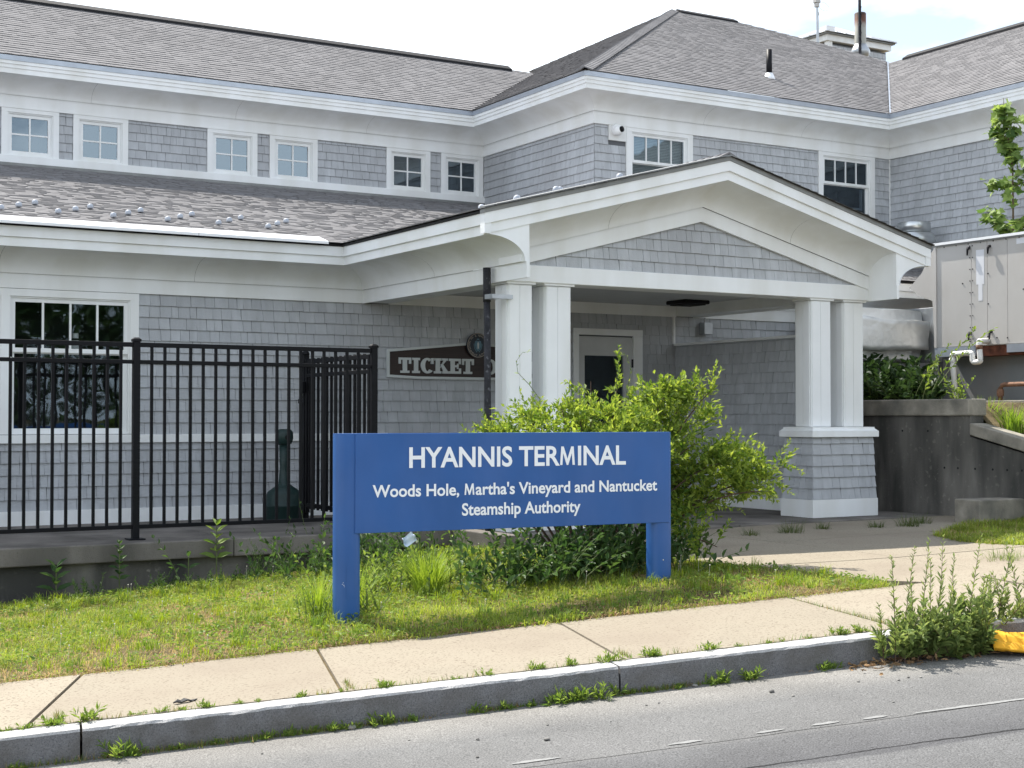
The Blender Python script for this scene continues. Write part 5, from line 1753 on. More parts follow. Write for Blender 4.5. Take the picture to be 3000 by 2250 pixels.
# ------------------------------------------------------------------ vegetation
def leaves(name, P, A, N, L, W, material, parent, fold=0.25, origin=None, shape='lance', rndv=None, kind='stuff'):
    """many leaves in one mesh. P base, A axis, N normal (n,3); L, W (n,)"""
    P, A, N = (np.asarray(q_, float) for q_ in (P, A, N))
    n_ = len(P)
    L = np.broadcast_to(np.asarray(L, float), (n_,))[:, None]; W = np.broadcast_to(np.asarray(W, float), (n_,))[:, None]
    A = A / np.maximum(1e-9, np.linalg.norm(A, axis=1, keepdims=True))
    B = np.cross(A, N); B /= np.maximum(1e-9, np.linalg.norm(B, axis=1, keepdims=True))
    Nn = np.cross(B, A)
    if shape == 'lance':
        V = np.stack([P, P + A * L * .45 + B * W * .5 + Nn * W * fold, P + A * L - Nn * L * .08, P + A * L * .45 - B * W * .5 + Nn * W * fold], 1)
        F = np.array([[0, 1, 2], [0, 2, 3]])
    elif shape == 'broad':
        V = np.stack([P, P + A * L * .3 + B * W * .48 + Nn * W * fold, P + A * L * .66 + B * W * .36 + Nn * W * fold * .7, P + A * L - Nn * L * .12,
                      P + A * L * .66 - B * W * .36 + Nn * W * fold * .7, P + A * L * .3 - B * W * .48 + Nn * W * fold], 1)
        F = np.array([[0, 1, 2], [0, 2, 3], [0, 3, 4], [0, 4, 5]])
    else:   # maple: five points
        pts_ = [(0, 0), (.12, .50), (.30, .34), (.42, .52), (.55, .27), (1.0, 0), (.55, -.27), (.42, -.52), (.30, -.34), (.12, -.50)]
        V = np.stack([P + A * L * a_ + B * W * b_ + Nn * (abs(b_) * W * fold - L * a_ * a_ * .15) for a_, b_ in pts_], 1)
        F = np.array([[0, 1, 2], [0, 2, 3], [0, 3, 4], [0, 4, 5], [0, 5, 6], [0, 6, 7], [0, 7, 8], [0, 8, 9]])
    m_ = V.shape[1]
    faces = (F[None] + (np.arange(n_) * m_)[:, None, None]).reshape(-1, 3)
    r_ = np.repeat(rng.random(n_) if rndv is None else rndv, m_)
    o = mesh_obj(name, V.reshape(-1, 3), faces.tolist(), material, parent, rnd=r_, origin=origin)
    if kind: o['kind'] = kind
    return o


def rdir(n_, up=0.3):
    d_ = rng.normal(size=(n_, 3)); d_[:, 2] += up
    return d_ / np.linalg.norm(d_, axis=1, keepdims=True)


def shoots(starts, dirs, length, bend, k=6):
    """curved shoots: list of polylines"""
    out = []
    for s_, d_, l_, b_ in zip(starts, dirs, length, bend):
        p = np.array(s_, float); d_ = np.array(d_, float); pts = [p.copy()]
        for i in range(k):
            d_ = d_ + np.array(b_) / k
            d_ = d_ / np.linalg.norm(d_)
            p = p + d_ * l_ / k
            pts.append(p.copy())
        out.append(np.array(pts))
    return out


def leafy(polys, per, spread, L, W, name, material, parent, start=0.15, shape='lance', twigr=0.003, twig='stem_green', up=0.25, tipscale=0.7):
    """leaves along shoots, plus one mesh of twigs"""
    P, A, N, LL, WW = [], [], [], [], []
    tw = MB()
    for pl in polys:
        k = len(pl) - 1
        n_ = per if not callable(per) else per()
        for i in range(n_):
            u_ = (start + (1 - start) * (i + rng.random()) / n_) * k
            j = min(int(u_), k - 1); fr = u_ - j
            p = pl[j] * (1 - fr) + pl[j + 1] * fr
            ax = pl[j + 1] - pl[j]; ax = ax / np.linalg.norm(ax)
            side = rng.normal(size=3); side -= ax * side.dot(ax); side /= np.linalg.norm(side)
            d_ = ax * rng.uniform(.3, .9) + side * spread + np.array([0, 0, up])
            sc = 1 - (1 - tipscale) * (u_ / k)
            P.append(p); A.append(d_); N.append(side * .4 + np.array([0, 0, 1.0]) + rng.normal(size=3) * .3)
            LL.append(rng.uniform(*L) * sc); WW.append(rng.uniform(*W) * sc)
        tw.tube([tuple(q_) for q_ in pl], [twigr * (1.0 - 0.75 * i / k) for i in range(k + 1)], 4, cap=False)
    tw.build('stems', twig, parent)
    return leaves(name, P, A, N, np.array(LL), np.array(WW), material, parent, shape=shape)


# --- the bright shrub behind the sign
SC = np.array([6.62, 9.85, 0.5])
shrub = thing('green_shrub', tuple(SC), 'sprawling bright green shrub with arching branches behind the blue sign', 'shrub')
CR, CF = np.array([0.859, -0.512, 0]), np.array([0.512, 0.859, 0])       # to the right / away, as one faces the building
starts, dirs, lens, bends = [], [], [], []
MAIN = [  # right, away, up offset of where each big limb ends (metres)
    (-1.15, 0.0, .95, 1.15), (-0.85, -.1, 1.10, 1.25), (-.75, .35, 1.0, 1.3), (-.5, .1, 1.20, 1.4), (-.25, -.25, 1.28, 1.4), (0.0, .1, 1.50, 1.5), (.2, -.2, 1.48, 1.5), (.42, .15, 1.45, 1.5),
    (.62, -.1, 1.45, 1.45), (.85, .0, 1.48, 1.5), (.95, -.1, 1.42, 1.5), (.75, .3, 1.1, 1.3), (1.05, -.2, .95, 1.3), (1.25, .0, .90, 1.35), (1.50, -.1, .72, 1.4), (1.40, -.3, .62, 1.3), (1.0, -.30, .85, 1.2),
    (-1.25, -.1, .85, 1.2), (-.95, .2, .9, 1.2), (.6, -.4, .9, 1.2), (.2, -.45, 1.1, 1.3), (-.3, -.45, 1.05, 1.2), (-.7, -.35, .95, 1.2), (0, .5, 1.2, 1.4), (.5, .5, 1.15, 1.4), (-.5, .5, 1.1, 1.3),
    (.95, -.45, .2, .9), (1.2, -.15, .6, 1.2), (.35, .3, 1.35, 1.4), (-.1, -.1, 1.25, 1.3), (.7, .1, 1.2, 1.3), (1.55, .05, .8, 1.4), (-.62, -.15, 1.02, 1.3), (.8, -.3, 1.0, 1.2), (.1, -.3, .85, 1.2), (.45, -.35, .6, 1.0)]
limbs = []
for (r_, f_, u_, _l) in MAIN:
    tip = SC + CR * r_ + CF * f_ + np.array([0, 0, u_])
    b0 = SC + CR * r_ * .18 + CF * f_ * .3
    mid = b0 * .5 + tip * .5 + np.array([0, 0, .22 + .10 * abs(r_)])
    limbs.append(np.array([b0 * (1 - t_) ** 2 + mid * 2 * t_ * (1 - t_) + tip * t_ ** 2 for t_ in np.linspace(0, 1, 9)]))
tw = MB()
for pl in limbs:
    tw.tube([tuple(p) for p in pl], [0.012 * (1 - .8 * i / 8) + .001 for i in range(9)], 5, cap=False)
tw.build('branches', 'stem_brown', shrub)
sub = []
for pl in limbs:
    for i in range(22):
        u_ = rng.uniform(.30, 1.0) * 8
        j = min(int(u_), 7); p = pl[j] + (pl[j + 1] - pl[j]) * (u_ - j)
        ax = pl[j + 1] - pl[j]; ax /= np.linalg.norm(ax)
        d_ = ax * .7 + rng.normal(size=3) * .75 + np.array([0, 0, .35])
        sub += shoots([p], [d_], [rng.uniform(.10, .30)], [np.array([0, 0, rng.uniform(-.5, .5)])], 4)
leafy(sub, 20, .75, (.042, .072), (.020, .031), 'foliage', 'shrub_leaf', shrub, twigr=.0022, twig='stem_green')
# the dense body of the crown: leaf clumps through overlapping lobes
lobes = [((.02, 0, 1.08), (.82, .5, .22), 3300), ((.62, 0, 1.22), (.36, .35, .24), 1400), ((-.65, 0, .90), (.42, .4, .16), 1000), ((1.0, -.1, .82), (.32, .28, .17), 900), ((1.30, -.1, .66), (.22, .2, .12), 420),
         ((.15, 0, .72), (.6, .4, .36), 2400), ((-.95, 0, .86), (.28, .3, .12), 350), ((.72, -.1, .5), (.22, .25, .25), 500)]
P, A, N = [], [], []
for (c_, rr_, n_) in lobes:
    nc = max(8, n_ // 55)
    d_ = rdir(nc, .25); cen = d_ * rng.uniform(.45, 1.0, (nc, 1)) ** .5
    idx = rng.integers(0, nc, n_)
    loc_ = cen[idx] * np.array([rr_[0], rr_[1], rr_[2]]) + rng.normal(size=(n_, 3)) * np.array([.06, .06, .045])
    w_ = SC + loc_[:, :1] * CR + loc_[:, 1:2] * CF + np.array(c_)[0] * CR + np.array(c_)[1] * CF + np.stack([np.zeros(n_), np.zeros(n_), loc_[:, 2] + c_[2]], 1)
    P.append(w_); A.append(cen[idx][:, :1] * CR * .6 + cen[idx][:, 1:2] * CF * .6 + rng.normal(size=(n_, 3)) * .6 + np.array([0, 0, .45])); N.append(rng.normal(size=(n_, 3)) * .6 + np.array([0, 0, 1.]))
P, A, N = np.concatenate(P), np.concatenate(A), np.concatenate(N)
leaves('crown', P, A, N, rng.uniform(.042, .072, len(P)), rng.uniform(.020, .032, len(P)), 'shrub_leaf', shrub)
# tall climbing shoots above it
vn = [np.array([6.10, 9.86, 1.72]) + np.array(q_) for q_ in ((0, 0, 0), (.03, -.02, .12), (-.04, .03, .24), (-.12, .08, .34), (-.13, .09, .43), (-.09, .06, .50), (-.03, .02, .51))]
v2 = [np.array([6.75, 9.72, 1.85]) + np.array(q_) for q_ in ((0, 0, 0), (.02, 0, .12), (.04, 0, .24), (.05, -.01, .34), (.02, 0, .38))]
v3 = [np.array([6.83, 9.68, 1.80]) + np.array(q_) for q_ in ((0, 0, 0), (.03, 0, .15), (.05, -.02, .3), (.02, 0, .40), (-.04, .02, .42))]
leafy([np.array(vn), np.array(v2), np.array(v3)], 11, .6, (.03, .05), (.012, .02), 'climber_leaves', 'shrub_leaf', shrub, twigr=.004)

# --- broad-leaved dark plants under the sign
def low_plants(name, label, cat, centre, spread, n_shoots, h, L, W, material, group=None, lean=0.5, per=9, shape='broad', upb=-0.3):
    c = np.array(centre, float)
    t = thing(name, tuple(c), label, cat, group)
    st = c + np.stack([rng.normal(size=n_shoots) * spread[0], rng.normal(size=n_shoots) * spread[1], np.zeros(n_shoots)], 1)
    st[:, 2] = g(st[:, 0], st[:, 1]) - 0.01 if centre[2] < 0.65 else c[2]
    d_ = rng.normal(size=(n_shoots, 3)) * lean; d_[:, 2] = 1
    pls = shoots(st, d_, rng.uniform(h[0], h[1], n_shoots), [np.array([rng.normal() * .3, rng.normal() * .3, upb])] * n_shoots, 5)
    leafy(pls, per, .8, L, W, 'foliage', material, t, shape=shape, twigr=.004, start=.1)
    return t


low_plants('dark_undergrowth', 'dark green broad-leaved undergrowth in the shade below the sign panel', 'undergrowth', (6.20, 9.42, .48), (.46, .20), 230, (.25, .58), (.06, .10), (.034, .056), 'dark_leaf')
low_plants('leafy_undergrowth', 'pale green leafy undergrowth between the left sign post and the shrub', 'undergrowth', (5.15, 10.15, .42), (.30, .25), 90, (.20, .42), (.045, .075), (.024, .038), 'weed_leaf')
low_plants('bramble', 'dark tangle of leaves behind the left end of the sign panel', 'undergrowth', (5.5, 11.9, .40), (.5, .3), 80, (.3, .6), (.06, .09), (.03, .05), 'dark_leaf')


def tuft(name, label, cat, base, n_, h, w, spread, material='grass_blade', cols=((0.16, 0.26, 0.03), (0.30, 0.40, 0.07)), arch=0.9, group=None, parent=None):
    """long arching blades from one base"""
    base = np.array(base, float)
    ang = rng.uniform(0, 2 * np.pi, n_); out_ = rng.uniform(.1, 1.0, n_) * arch
    hh = rng.uniform(h[0], h[1], n_); ww = rng.uniform(w[0], w[1], n_)
    st = base + np.stack([np.cos(ang) * rng.uniform(0, spread, n_), np.sin(ang) * rng.uniform(0, spread, n_), np.full(n_, -.01)], 1)
    hd = np.stack([np.cos(ang), np.sin(ang), np.zeros(n_)], 1); sd2 = np.stack([-np.sin(ang), np.cos(ang), np.zeros(n_)], 1)
    V = []
    for t_ in (0, .35, .7, 1.0):
        ctr = st + hd * (hh * out_ * t_ ** 1.7)[:, None] + np.array([0, 0, 1]) * (hh * (t_ - .35 * out_ * t_ ** 2.4))[:, None]
        wd = (ww * (1 - t_ * .9))[:, None] * .5
        V += [ctr - sd2 * wd, ctr + sd2 * wd]
    V = np.stack(V, 1)
    F = np.array([[0, 1, 3, 2], [2, 3, 5, 4], [4, 5, 7, 6]])
    faces = (F[None] + (np.arange(n_) * 8)[:, None, None]).reshape(-1, 4)
    c1, c2 = np.array(cols[0]), np.array(cols[1])
    cc = c1 + (c2 - c1) * rng.random((n_, 1))
    o = mesh_obj(name, V.reshape(-1, 3), faces.tolist(), material, parent, origin=tuple(base) if parent is None else None)
    a = o.data.attributes.new('col', 'FLOAT_COLOR', 'POINT')
    a.data.foreach_set('color', np.concatenate([np.repeat(cc, 8, 0), np.ones((n_ * 8, 1))], 1).astype(np.float32).ravel())
    if parent is None: tag(o, label, cat, group)
    return o


def gp_(x, y):
    return (x, y, float(g(x, y)))


tuft('grass_tuft', 'big clump of long bright grass under the sign panel', 'grass', gp_(5.08, 9.72), 420, (.22, .42), (.005, .010), .13)
tuft('grass_tuft', 'clump of long grass against the left edge of the left sign post', 'grass', gp_(4.02, 9.33), 200, (.18, .36), (.005, .009), .10)
tuft('grass_tuft', 'long grass blades just right of the left sign post', 'grass', gp_(4.30, 9.32), 130, (.2, .42), (.005, .009), .09)
low_plants('leafy_weed', 'leafy green weed hugging the right side of the left sign post', 'weed', gp_(4.27, 9.13), (.05, .05), 10, (.2, .36), (.03, .055), (.014, .024), 'weed_leaf', lean=.25)
low_plants('leafy_weed', 'leafy green weed on the left side of the left sign post', 'weed', gp_(3.93, 9.12), (.05, .06), 8, (.16, .28), (.03, .05), (.014, .024), 'weed_leaf', lean=.25)


# --- milkweed and other weeds along the terrace edge
def milkweed(name, label, base, h, n_pairs, L, W, material='weed_leaf', lean=(0, 0)):
    t = thing(name, base, label, 'weed')
    b0 = np.array(base, float)
    P, A, N, LL, WW = [], [], [], [], []
    for i in range(n_pairs):
        u_ = (i + 1) / n_pairs
        p = b0 + np.array([lean[0] * u_, lean[1] * u_, h * (0.15 + 0.85 * u_)])
        a = i * 1.57 + rng.uniform(-.3, .3)
        for s_ in (0, math.pi):
            P.append(p); A.append((math.cos(a + s_), math.sin(a + s_), .35 + .6 * u_ * u_)); N.append((-math.cos(a + s_) * .7 + rng.normal() * .3, -math.sin(a + s_) * .7 - .5, .8))
            sc = 1.0 - .45 * u_
            LL.append(L * sc * rng.uniform(.85, 1.15)); WW.append(W * sc)
    MB().tube([tuple(b0 + np.array([0, 0, -.05])), tuple(b0 + np.array([lean[0], lean[1], h]))], [.007, .004], 5).build('stem', 'stem_green', t)
    for k in range(len(P)):
        leaves('leaf', [P[k]], [A[k]], [N[k]], LL[k], WW[k], material, t, shape='broad', fold=.12, kind=None)
    return t


milkweed('milkweed', 'tall broad-leaved milkweed growing up against the fence bottom', (4.56, 12.93, .30), .42, 6, .19, .085)
milkweed('milkweed', 'dark broad-leaved milkweed low in front of the terrace at the far left', (3.10, 12.85, .12), .30, 5, .20, .08, 'dark_leaf')
milkweed('milkweed', 'leafy weed climbing past the fence post base', (3.66, 12.9, .17), .42, 8, .12, .07, 'dark_leaf')
milkweed('milkweed', 'single drooping dark leaf weed on the terrace face', (4.28, 12.88, .20), .25, 2, .17, .07, 'dark_leaf')
for i, (x_, y_, lab) in enumerate(((4.92, 12.8, 'slender weed left of the pair below the gate'), (5.10, 12.75, 'slender weed right of the pair below the gate'), (3.35, 12.75, 'low dark weed patch under the terrace at the left'), (4.0, 12.75, 'low dark weed patch under the first fence post'))):
    low_plants('slender_weed', lab, 'weed', gp_(x_, y_), (.06, .05), 9, (.18, .42) if i < 2 else (.1, .22), (.03, .06), (.008, .014), 'dark_leaf', lean=.25, shape='lance', per=14)
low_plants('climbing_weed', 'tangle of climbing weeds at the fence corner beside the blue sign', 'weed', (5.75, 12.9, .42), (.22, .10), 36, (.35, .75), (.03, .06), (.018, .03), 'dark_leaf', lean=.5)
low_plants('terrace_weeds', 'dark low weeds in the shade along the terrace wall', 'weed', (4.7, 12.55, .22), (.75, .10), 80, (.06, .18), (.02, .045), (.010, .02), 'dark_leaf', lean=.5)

# --- weeds at the kerb: two kinds, many of each
top_t = [(0.03, .16), (0.125, .165), (.237, .17), (.391, .172), (.625, .19), (.674, .185), (.765, .175), (.868, .18), (1.005, .18), (1.158, .175), (1.247, .172), (1.487, .168), (1.70, .20),
         (1.931, .165), (2.30, .168), (2.479, .168), (2.773, .172), (2.979, .178), (3.201, .165), (3.444, .165), (3.815, .166), (4.0, .17), (4.187, .168), (4.285, .168), (4.45, .17), (4.637, .172), (4.791, .172)]
TS = {.125: 1.0, .237: 1.5, .391: 1.9, .868: .75, .765: .9, 1.005: 1.2, 1.487: .9, 1.931: 1.2, 2.479: 1.0, 2.773: 1.1, 2.979: 1.2, 3.201: 1.5, 3.444: 1.5, 3.815: 1.3, 4.637: 1.4, 4.791: 1.3}
foot_t = [(.071, -.03), (.567, -.04), (.838, -.03), (1.02, -.03), (1.245, -.04), (1.382, -.03), (1.5, -.03), (1.604, -.04), (1.70, -.04), (1.861, -.04), (2.038, -.04), (2.379, -.03), (2.545, -.03), (2.668, -.03), (2.825, -.05), (2.93, -.05), (3.081, -.05), (3.243, -.03), (3.357, -.03), (3.522, -.03), (3.761, -.04), (3.976, -.04), (4.428, -.03), (4.491, -.03)]
FS = {.567: 1.7, 1.245: .9, 1.382: 1.0, 1.604: 1.0, 1.861: 1.3, 2.379: 1.1, 2.545: 1.0, 2.825: 1.6, 2.93: 1.6, 3.081: 1.5, 3.761: 1.4, 3.976: 1.4, 4.428: 1.1, 4.491: 1.1}


def kerb_weed(pos, size, label, group, leafcol):
    t = thing('kerb_weed', tuple(pos), label, 'weed', group)
    n_ = rng.integers(6, 11)
    st = np.array(pos) + np.stack([rng.normal(size=n_) * .016 * size, rng.normal(size=n_) * .007, np.full(n_, -.012)], 1)
    d_ = rng.normal(size=(n_, 3)) * .8; d_[:, 2] = 1
    pls = shoots(st, d_, rng.uniform(.022, .055, n_) * size, [np.array([0, 0, -.1])] * n_, 3)
    leafy(pls, 11, .8, (.022 * size, .040 * size), (.006 * size, .011 * size), 'foliage', leafcol, t, shape='lance', twigr=.0018, up=.35, start=.02)
    return t


for (t_, s_) in top_t:
    kerb_weed(kpt(t_, s_ + random.uniform(-.006, .006), kz(t_) + .152), TS.get(t_, .65) * .95, 'small weed sprouting in the joint between kerb and sidewalk', 'weeds along the kerb top', 'weed_leaf')
for (t_, s_) in foot_t:
    kerb_weed(kpt(t_, s_, kz(t_)), FS.get(t_, .8) * 1.25, 'small weed growing at the foot of the granite kerb', 'weeds along the kerb foot', 'weed_leaf')
for (t_, w_) in ((.3, .9), (1.0, .5), (1.62, .6), (3.25, .35), (-.4, .6)):
    q = kpt(t_, -.035, kz(t_))
    o_ = tuft('gutter_grass', 'fringe of fine grass in the gutter below the kerb', 'grass', (0, 0, 0), 10, (.03, .07), (.002, .004), .03, group='gutter grass fringes')
    bpy.data.objects.remove(o_)
# grass blades that fringe the gutter
pts_ = []
for k in range(3000):
    c_ = random.choice((.2, .55, .8, 1.0, 1.2, 1.45, 1.65, 1.9, 2.5, 3.3, 3.5, -.3, -.8))
    t_ = c_ + random.gauss(0, .11)
    pts_.append((t_, -abs(random.gauss(0, .022)) - .005))

# --- mugwort at the kerb, right
mug = thing('mugwort_clump', tuple(kpt(4.95, -.02, kz(4.95))), 'tall feathery mugwort clump growing over the kerb at the right', 'weed')
P_, pls = [], []
tops = [(-.22, .62, -.10), (-.12, .66, .06), (.02, .70, .02), (.22, .72, -.02), (.31, .60, .02), (.42, .74, .08), (-.30, .34, -.14), (-.05, .45, -.1), (.1, .5, .05), (.35, .45, -.05), (.5, .40, .1), (.16, .58, -.06), (.56, .50, .06)]
for (dt_, h_, ln) in tops:
    b0 = np.array(kpt(5.02 + dt_ * .75, -.05 + rng.uniform(-.06, .05), kz(5)))
    pls += shoots([b0], [np.array([ln + .05, -.05, 1])], [h_], [np.array([ln * .8, 0, 0])], 8)
low = []
nb = 85
for i in range(nb):
    dt_ = rng.uniform(-.20, .50)
    b0 = np.array(kpt(5.03 + dt_, -.04 + rng.uniform(-.10, .07), kz(5)))
    d_ = rng.normal(size=3) * .33; d_[2] = 1; d_[1] -= .2
    low += shoots([b0], [d_], [rng.uniform(.14, .38)], [np.array([0, 0, -.5])], 5)
leafy(low, 34, .9, (.05, .09), (.022, .040), 'lower_leaves', 'mug_leaf', mug, shape='broad', twigr=.003, twig='stem_brown', start=.1, tipscale=.7, up=.3)
leafy(pls, 64, .85, (.045, .085), (.012, .022), 'foliage', 'mug_leaf', mug, twigr=.004, twig='stem_brown', start=.05, tipscale=.45, up=.45)
mug2 = thing('mugwort_clump', tuple(kpt(5.75, .0, kz(5.75))), 'smaller mugwort clump at the right edge beside the yellow cloth', 'weed')
pls = []
for i in range(34):
    b0 = np.array(kpt(5.62 + rng.uniform(-.1, .5), .08 + rng.uniform(-.06, .07), kz(5.7) + .10))
    d_ = rng.normal(size=3) * .35; d_[2] = 1
    pls += shoots([b0], [d_], [rng.uniform(.16, .36) if i > 2 else .55], [np.array([0, 0, -.3])], 6)
leafy(pls, 55, .85, (.045, .085), (.012, .024), 'foliage', 'mug_leaf', mug2, twigr=.004, twig='stem_brown', start=.05, tipscale=.45, up=.4)

# --- plants on the bank at the right
ivy = thing('shaded_vines', (13.9, 13.6, 1.85), 'dark mass of broad-leaved vines under the foil duct', 'vine')
n_ = 240
st = np.stack([rng.uniform(13.7, 15.35, n_), rng.uniform(13.2, 14.7, n_), np.full(n_, 1.84)], 1)
d_ = rng.normal(size=(n_, 3)) * .3; d_[:, 2] = 1; d_[:, 0] -= .25
st = st[(.859 * st[:, 0] - .512 * st[:, 1]) / (.512 * st[:, 0] + .859 * st[:, 1]) < .292]; n_ = len(st); d_ = d_[:n_]
hh = np.clip(.45 + .40 * (st[:, 1] - 13.2) / 1.4, .4, .85) * rng.uniform(.6, 1.1, n_)
pls = shoots(st, d_, hh, [np.array([-.2, -.2, -.4])] * n_, 5)
leafy(pls, 9, .9, (.10, .17), (.06, .10), 'foliage', 'vine_leaf_shaded', ivy, shape='broad', twigr=.005, start=.1, tipscale=.8)
vs1 = shoots([(13.72, 13.15, 2.0), (13.88, 13.05, 2.0), (13.62, 12.95, 1.9), (13.95, 13.0, 2.1)], [(.25, -.3, 1), (.35, -.2, 1), (.1, -.1, 1), (.5, -.35, 1)], [.75, 1.0, .55, 1.0], [np.array([.2, -.3, -.2])] * 4, 8)
cv = thing('climbing_vine', (13.8, 13.05, 1.9), 'bright sunlit vine shoot climbing past the drain pipe', 'vine')
leafy(vs1, 22, .8, (.06, .11), (.03, .05), 'foliage', 'weed_leaf', cv, shape='broad', twigr=.005, start=.25)
low_plants('bank_weed', 'small sunlit weed at the foot of the white drain pipe', 'weed', (13.6, 12.35, 1.86), (.05, .05), 9, (.22, .42), (.05, .08), (.025, .04), 'weed_leaf', lean=.3)
for i, (x_, y_, n_, lab) in enumerate(((13.45, 11.80, 130, 'leftmost clump of bright strap leaves behind the sloped coping'), (13.45, 11.42, 170, 'middle clump of bright strap leaves behind the sloped coping'), (13.5, 11.05, 170, 'rightmost clump of bright strap leaves behind the sloped coping'))):
    zb = 1.60 - (11.7 - y_) * .22 if y_ < 11.7 else 1.62
    tuft('daylily', lab, 'plant', (x_, y_, zb), n_, (.22, .40), (.012, .020), .16, cols=((.12, .22, .03), (.24, .34, .06)), arch=.8, group='strap-leaved clumps on the bank')

# --- maple sapling behind the air handler
mp_ = thing('maple_sapling', (17.0, 14.45, 1.84), 'slender maple sapling rising behind the air handling unit', 'tree')
trunk = [np.array([17.0, 14.42, 1.82]), np.array([17.02, 14.40, 3.2]), np.array([16.98, 14.38, 4.4]), np.array([17.0, 14.40, 5.3]), np.array([16.98, 14.52, 6.1]), np.array([16.97, 14.53, 6.35])]
MB().tube([tuple(p) for p in trunk], [.022, .02, .016, .012, .007, .004], 7).build('trunk', 'bark', mp_, smooth=True)
brs = []
for (i0, ln, dd) in ((2, .55, (-.1, .5, .5)), (2, .5, (.2, -.6, .5)), (2, .6, (0, .75, .45)), (3, .55, (.1, -.7, .5)), (3, .4, (.1, .3, .6)), (3, .4, (-.2, .8, .1)), (4, .3, (.1, -.5, .7)), (4, .28, (0, .5, .6)), (5, .12, (0, .1, 1)), (2, .7, (.1, -.9, .4)), (3, .6, (.2, -.6, .2)), (2, .4, (0, -.2, .6)), (3, .35, (0, .1, .8))):
    s0 = trunk[i0] + np.array([0, 0, rng.uniform(-.35, .15)])
    brs += shoots([s0], [np.array(dd)], [ln], [np.array([0, 0, .2])], 5)
tw = MB()
for pl in brs: tw.tube([tuple(p) for p in pl], [.008, .007, .006, .005, .004, .003], 5, cap=False)
tw.build('branches', 'bark', mp_)
P, A, N, LL = [], [], [], []
for pl in brs + [np.array(trunk[2:])]:
    for i in range(34):
        u_ = rng.uniform(.15, 1) * (len(pl) - 1); j = min(int(u_), len(pl) - 2)
        p = pl[j] + (pl[j + 1] - pl[j]) * (u_ - j) + rng.normal(size=3) * .05
        P.append(p); A.append((rng.normal() * .8 - .2, rng.normal() * .8, -.35 + rng.normal() * .3)); N.append((rng.normal() * .5 - .3, -.4 + rng.normal() * .5, 1)); LL.append(rng.uniform(.10, .18))
leaves('foliage', P, A, N, np.array(LL), np.array(LL) * 1.0, 'maple_leaf', mp_, shape='maple', fold=.1)

# --- weeds by the entrance pier
for i, (x_, y_, s_, lab) in enumerate(((9.33, 11.1, 1.0, 'dark grass weed on the walk in front of the dark doorway wall'), (9.82, 11.08, 1.6, 'spreading dark weed in the walk left of the right pier'), (10.35, 11.2, 1.0, 'low dry weed at the left corner of the right pier'), (10.95, 11.05, 1.1, 'low dark weed just right of the right pier'), (11.35, 11.0, 1.6, 'dark weed against the stained retaining wall'), (11.75, 11.2, 1.4, 'dark weed near the low concrete block'))):
    tuft('shade_weed', lab, 'weed', gp_(x_, y_), int(90 * s_), (.04, .12 * s_), (.003, .007), .10 * s_, cols=((.05, .09, .025), (.12, .14, .05)), arch=1.4)
tuft('grass_tuft', 'isolated grass tuft in the walk joint at the right edge', 'grass', gp_(9.62, 8.25), 160, (.05, .14), (.003, .006), .22, arch=1.2, cols=((.10, .16, .04), (.2, .25, .08)))

# ------------------------------------------------------------------ lawn
def inside(x, y, poly):
    r_ = np.zeros(len(x), bool)
    n_ = len(poly)
    for i in range(n_):
        (x0, y0), (x1, y1) = poly[i], poly[(i + 1) % n_]
        c_ = ((y0 > y) != (y1 > y)) & (x < (x1 - x0) * (y - y0) / ((y1 - y0) + 1e-12) + x0)
        r_ ^= c_
    return r_


def vnoise(x, y, sc, seed):
    r_ = np.random.default_rng(seed).random((64, 64))
    u_, v_ = x * sc, y * sc
    i, j = np.floor(u_).astype(int), np.floor(v_).astype(int)
    fu, fv = u_ - i, v_ - j
    fu, fv = fu * fu * (3 - 2 * fu), fv * fv * (3 - 2 * fv)
    q_ = lambda a, b_: r_[a % 64, b_ % 64]
    return (q_(i, j) * (1 - fu) + q_(i + 1, j) * fu) * (1 - fv) + (q_(i, j + 1) * (1 - fu) + q_(i + 1, j + 1) * fu) * fv


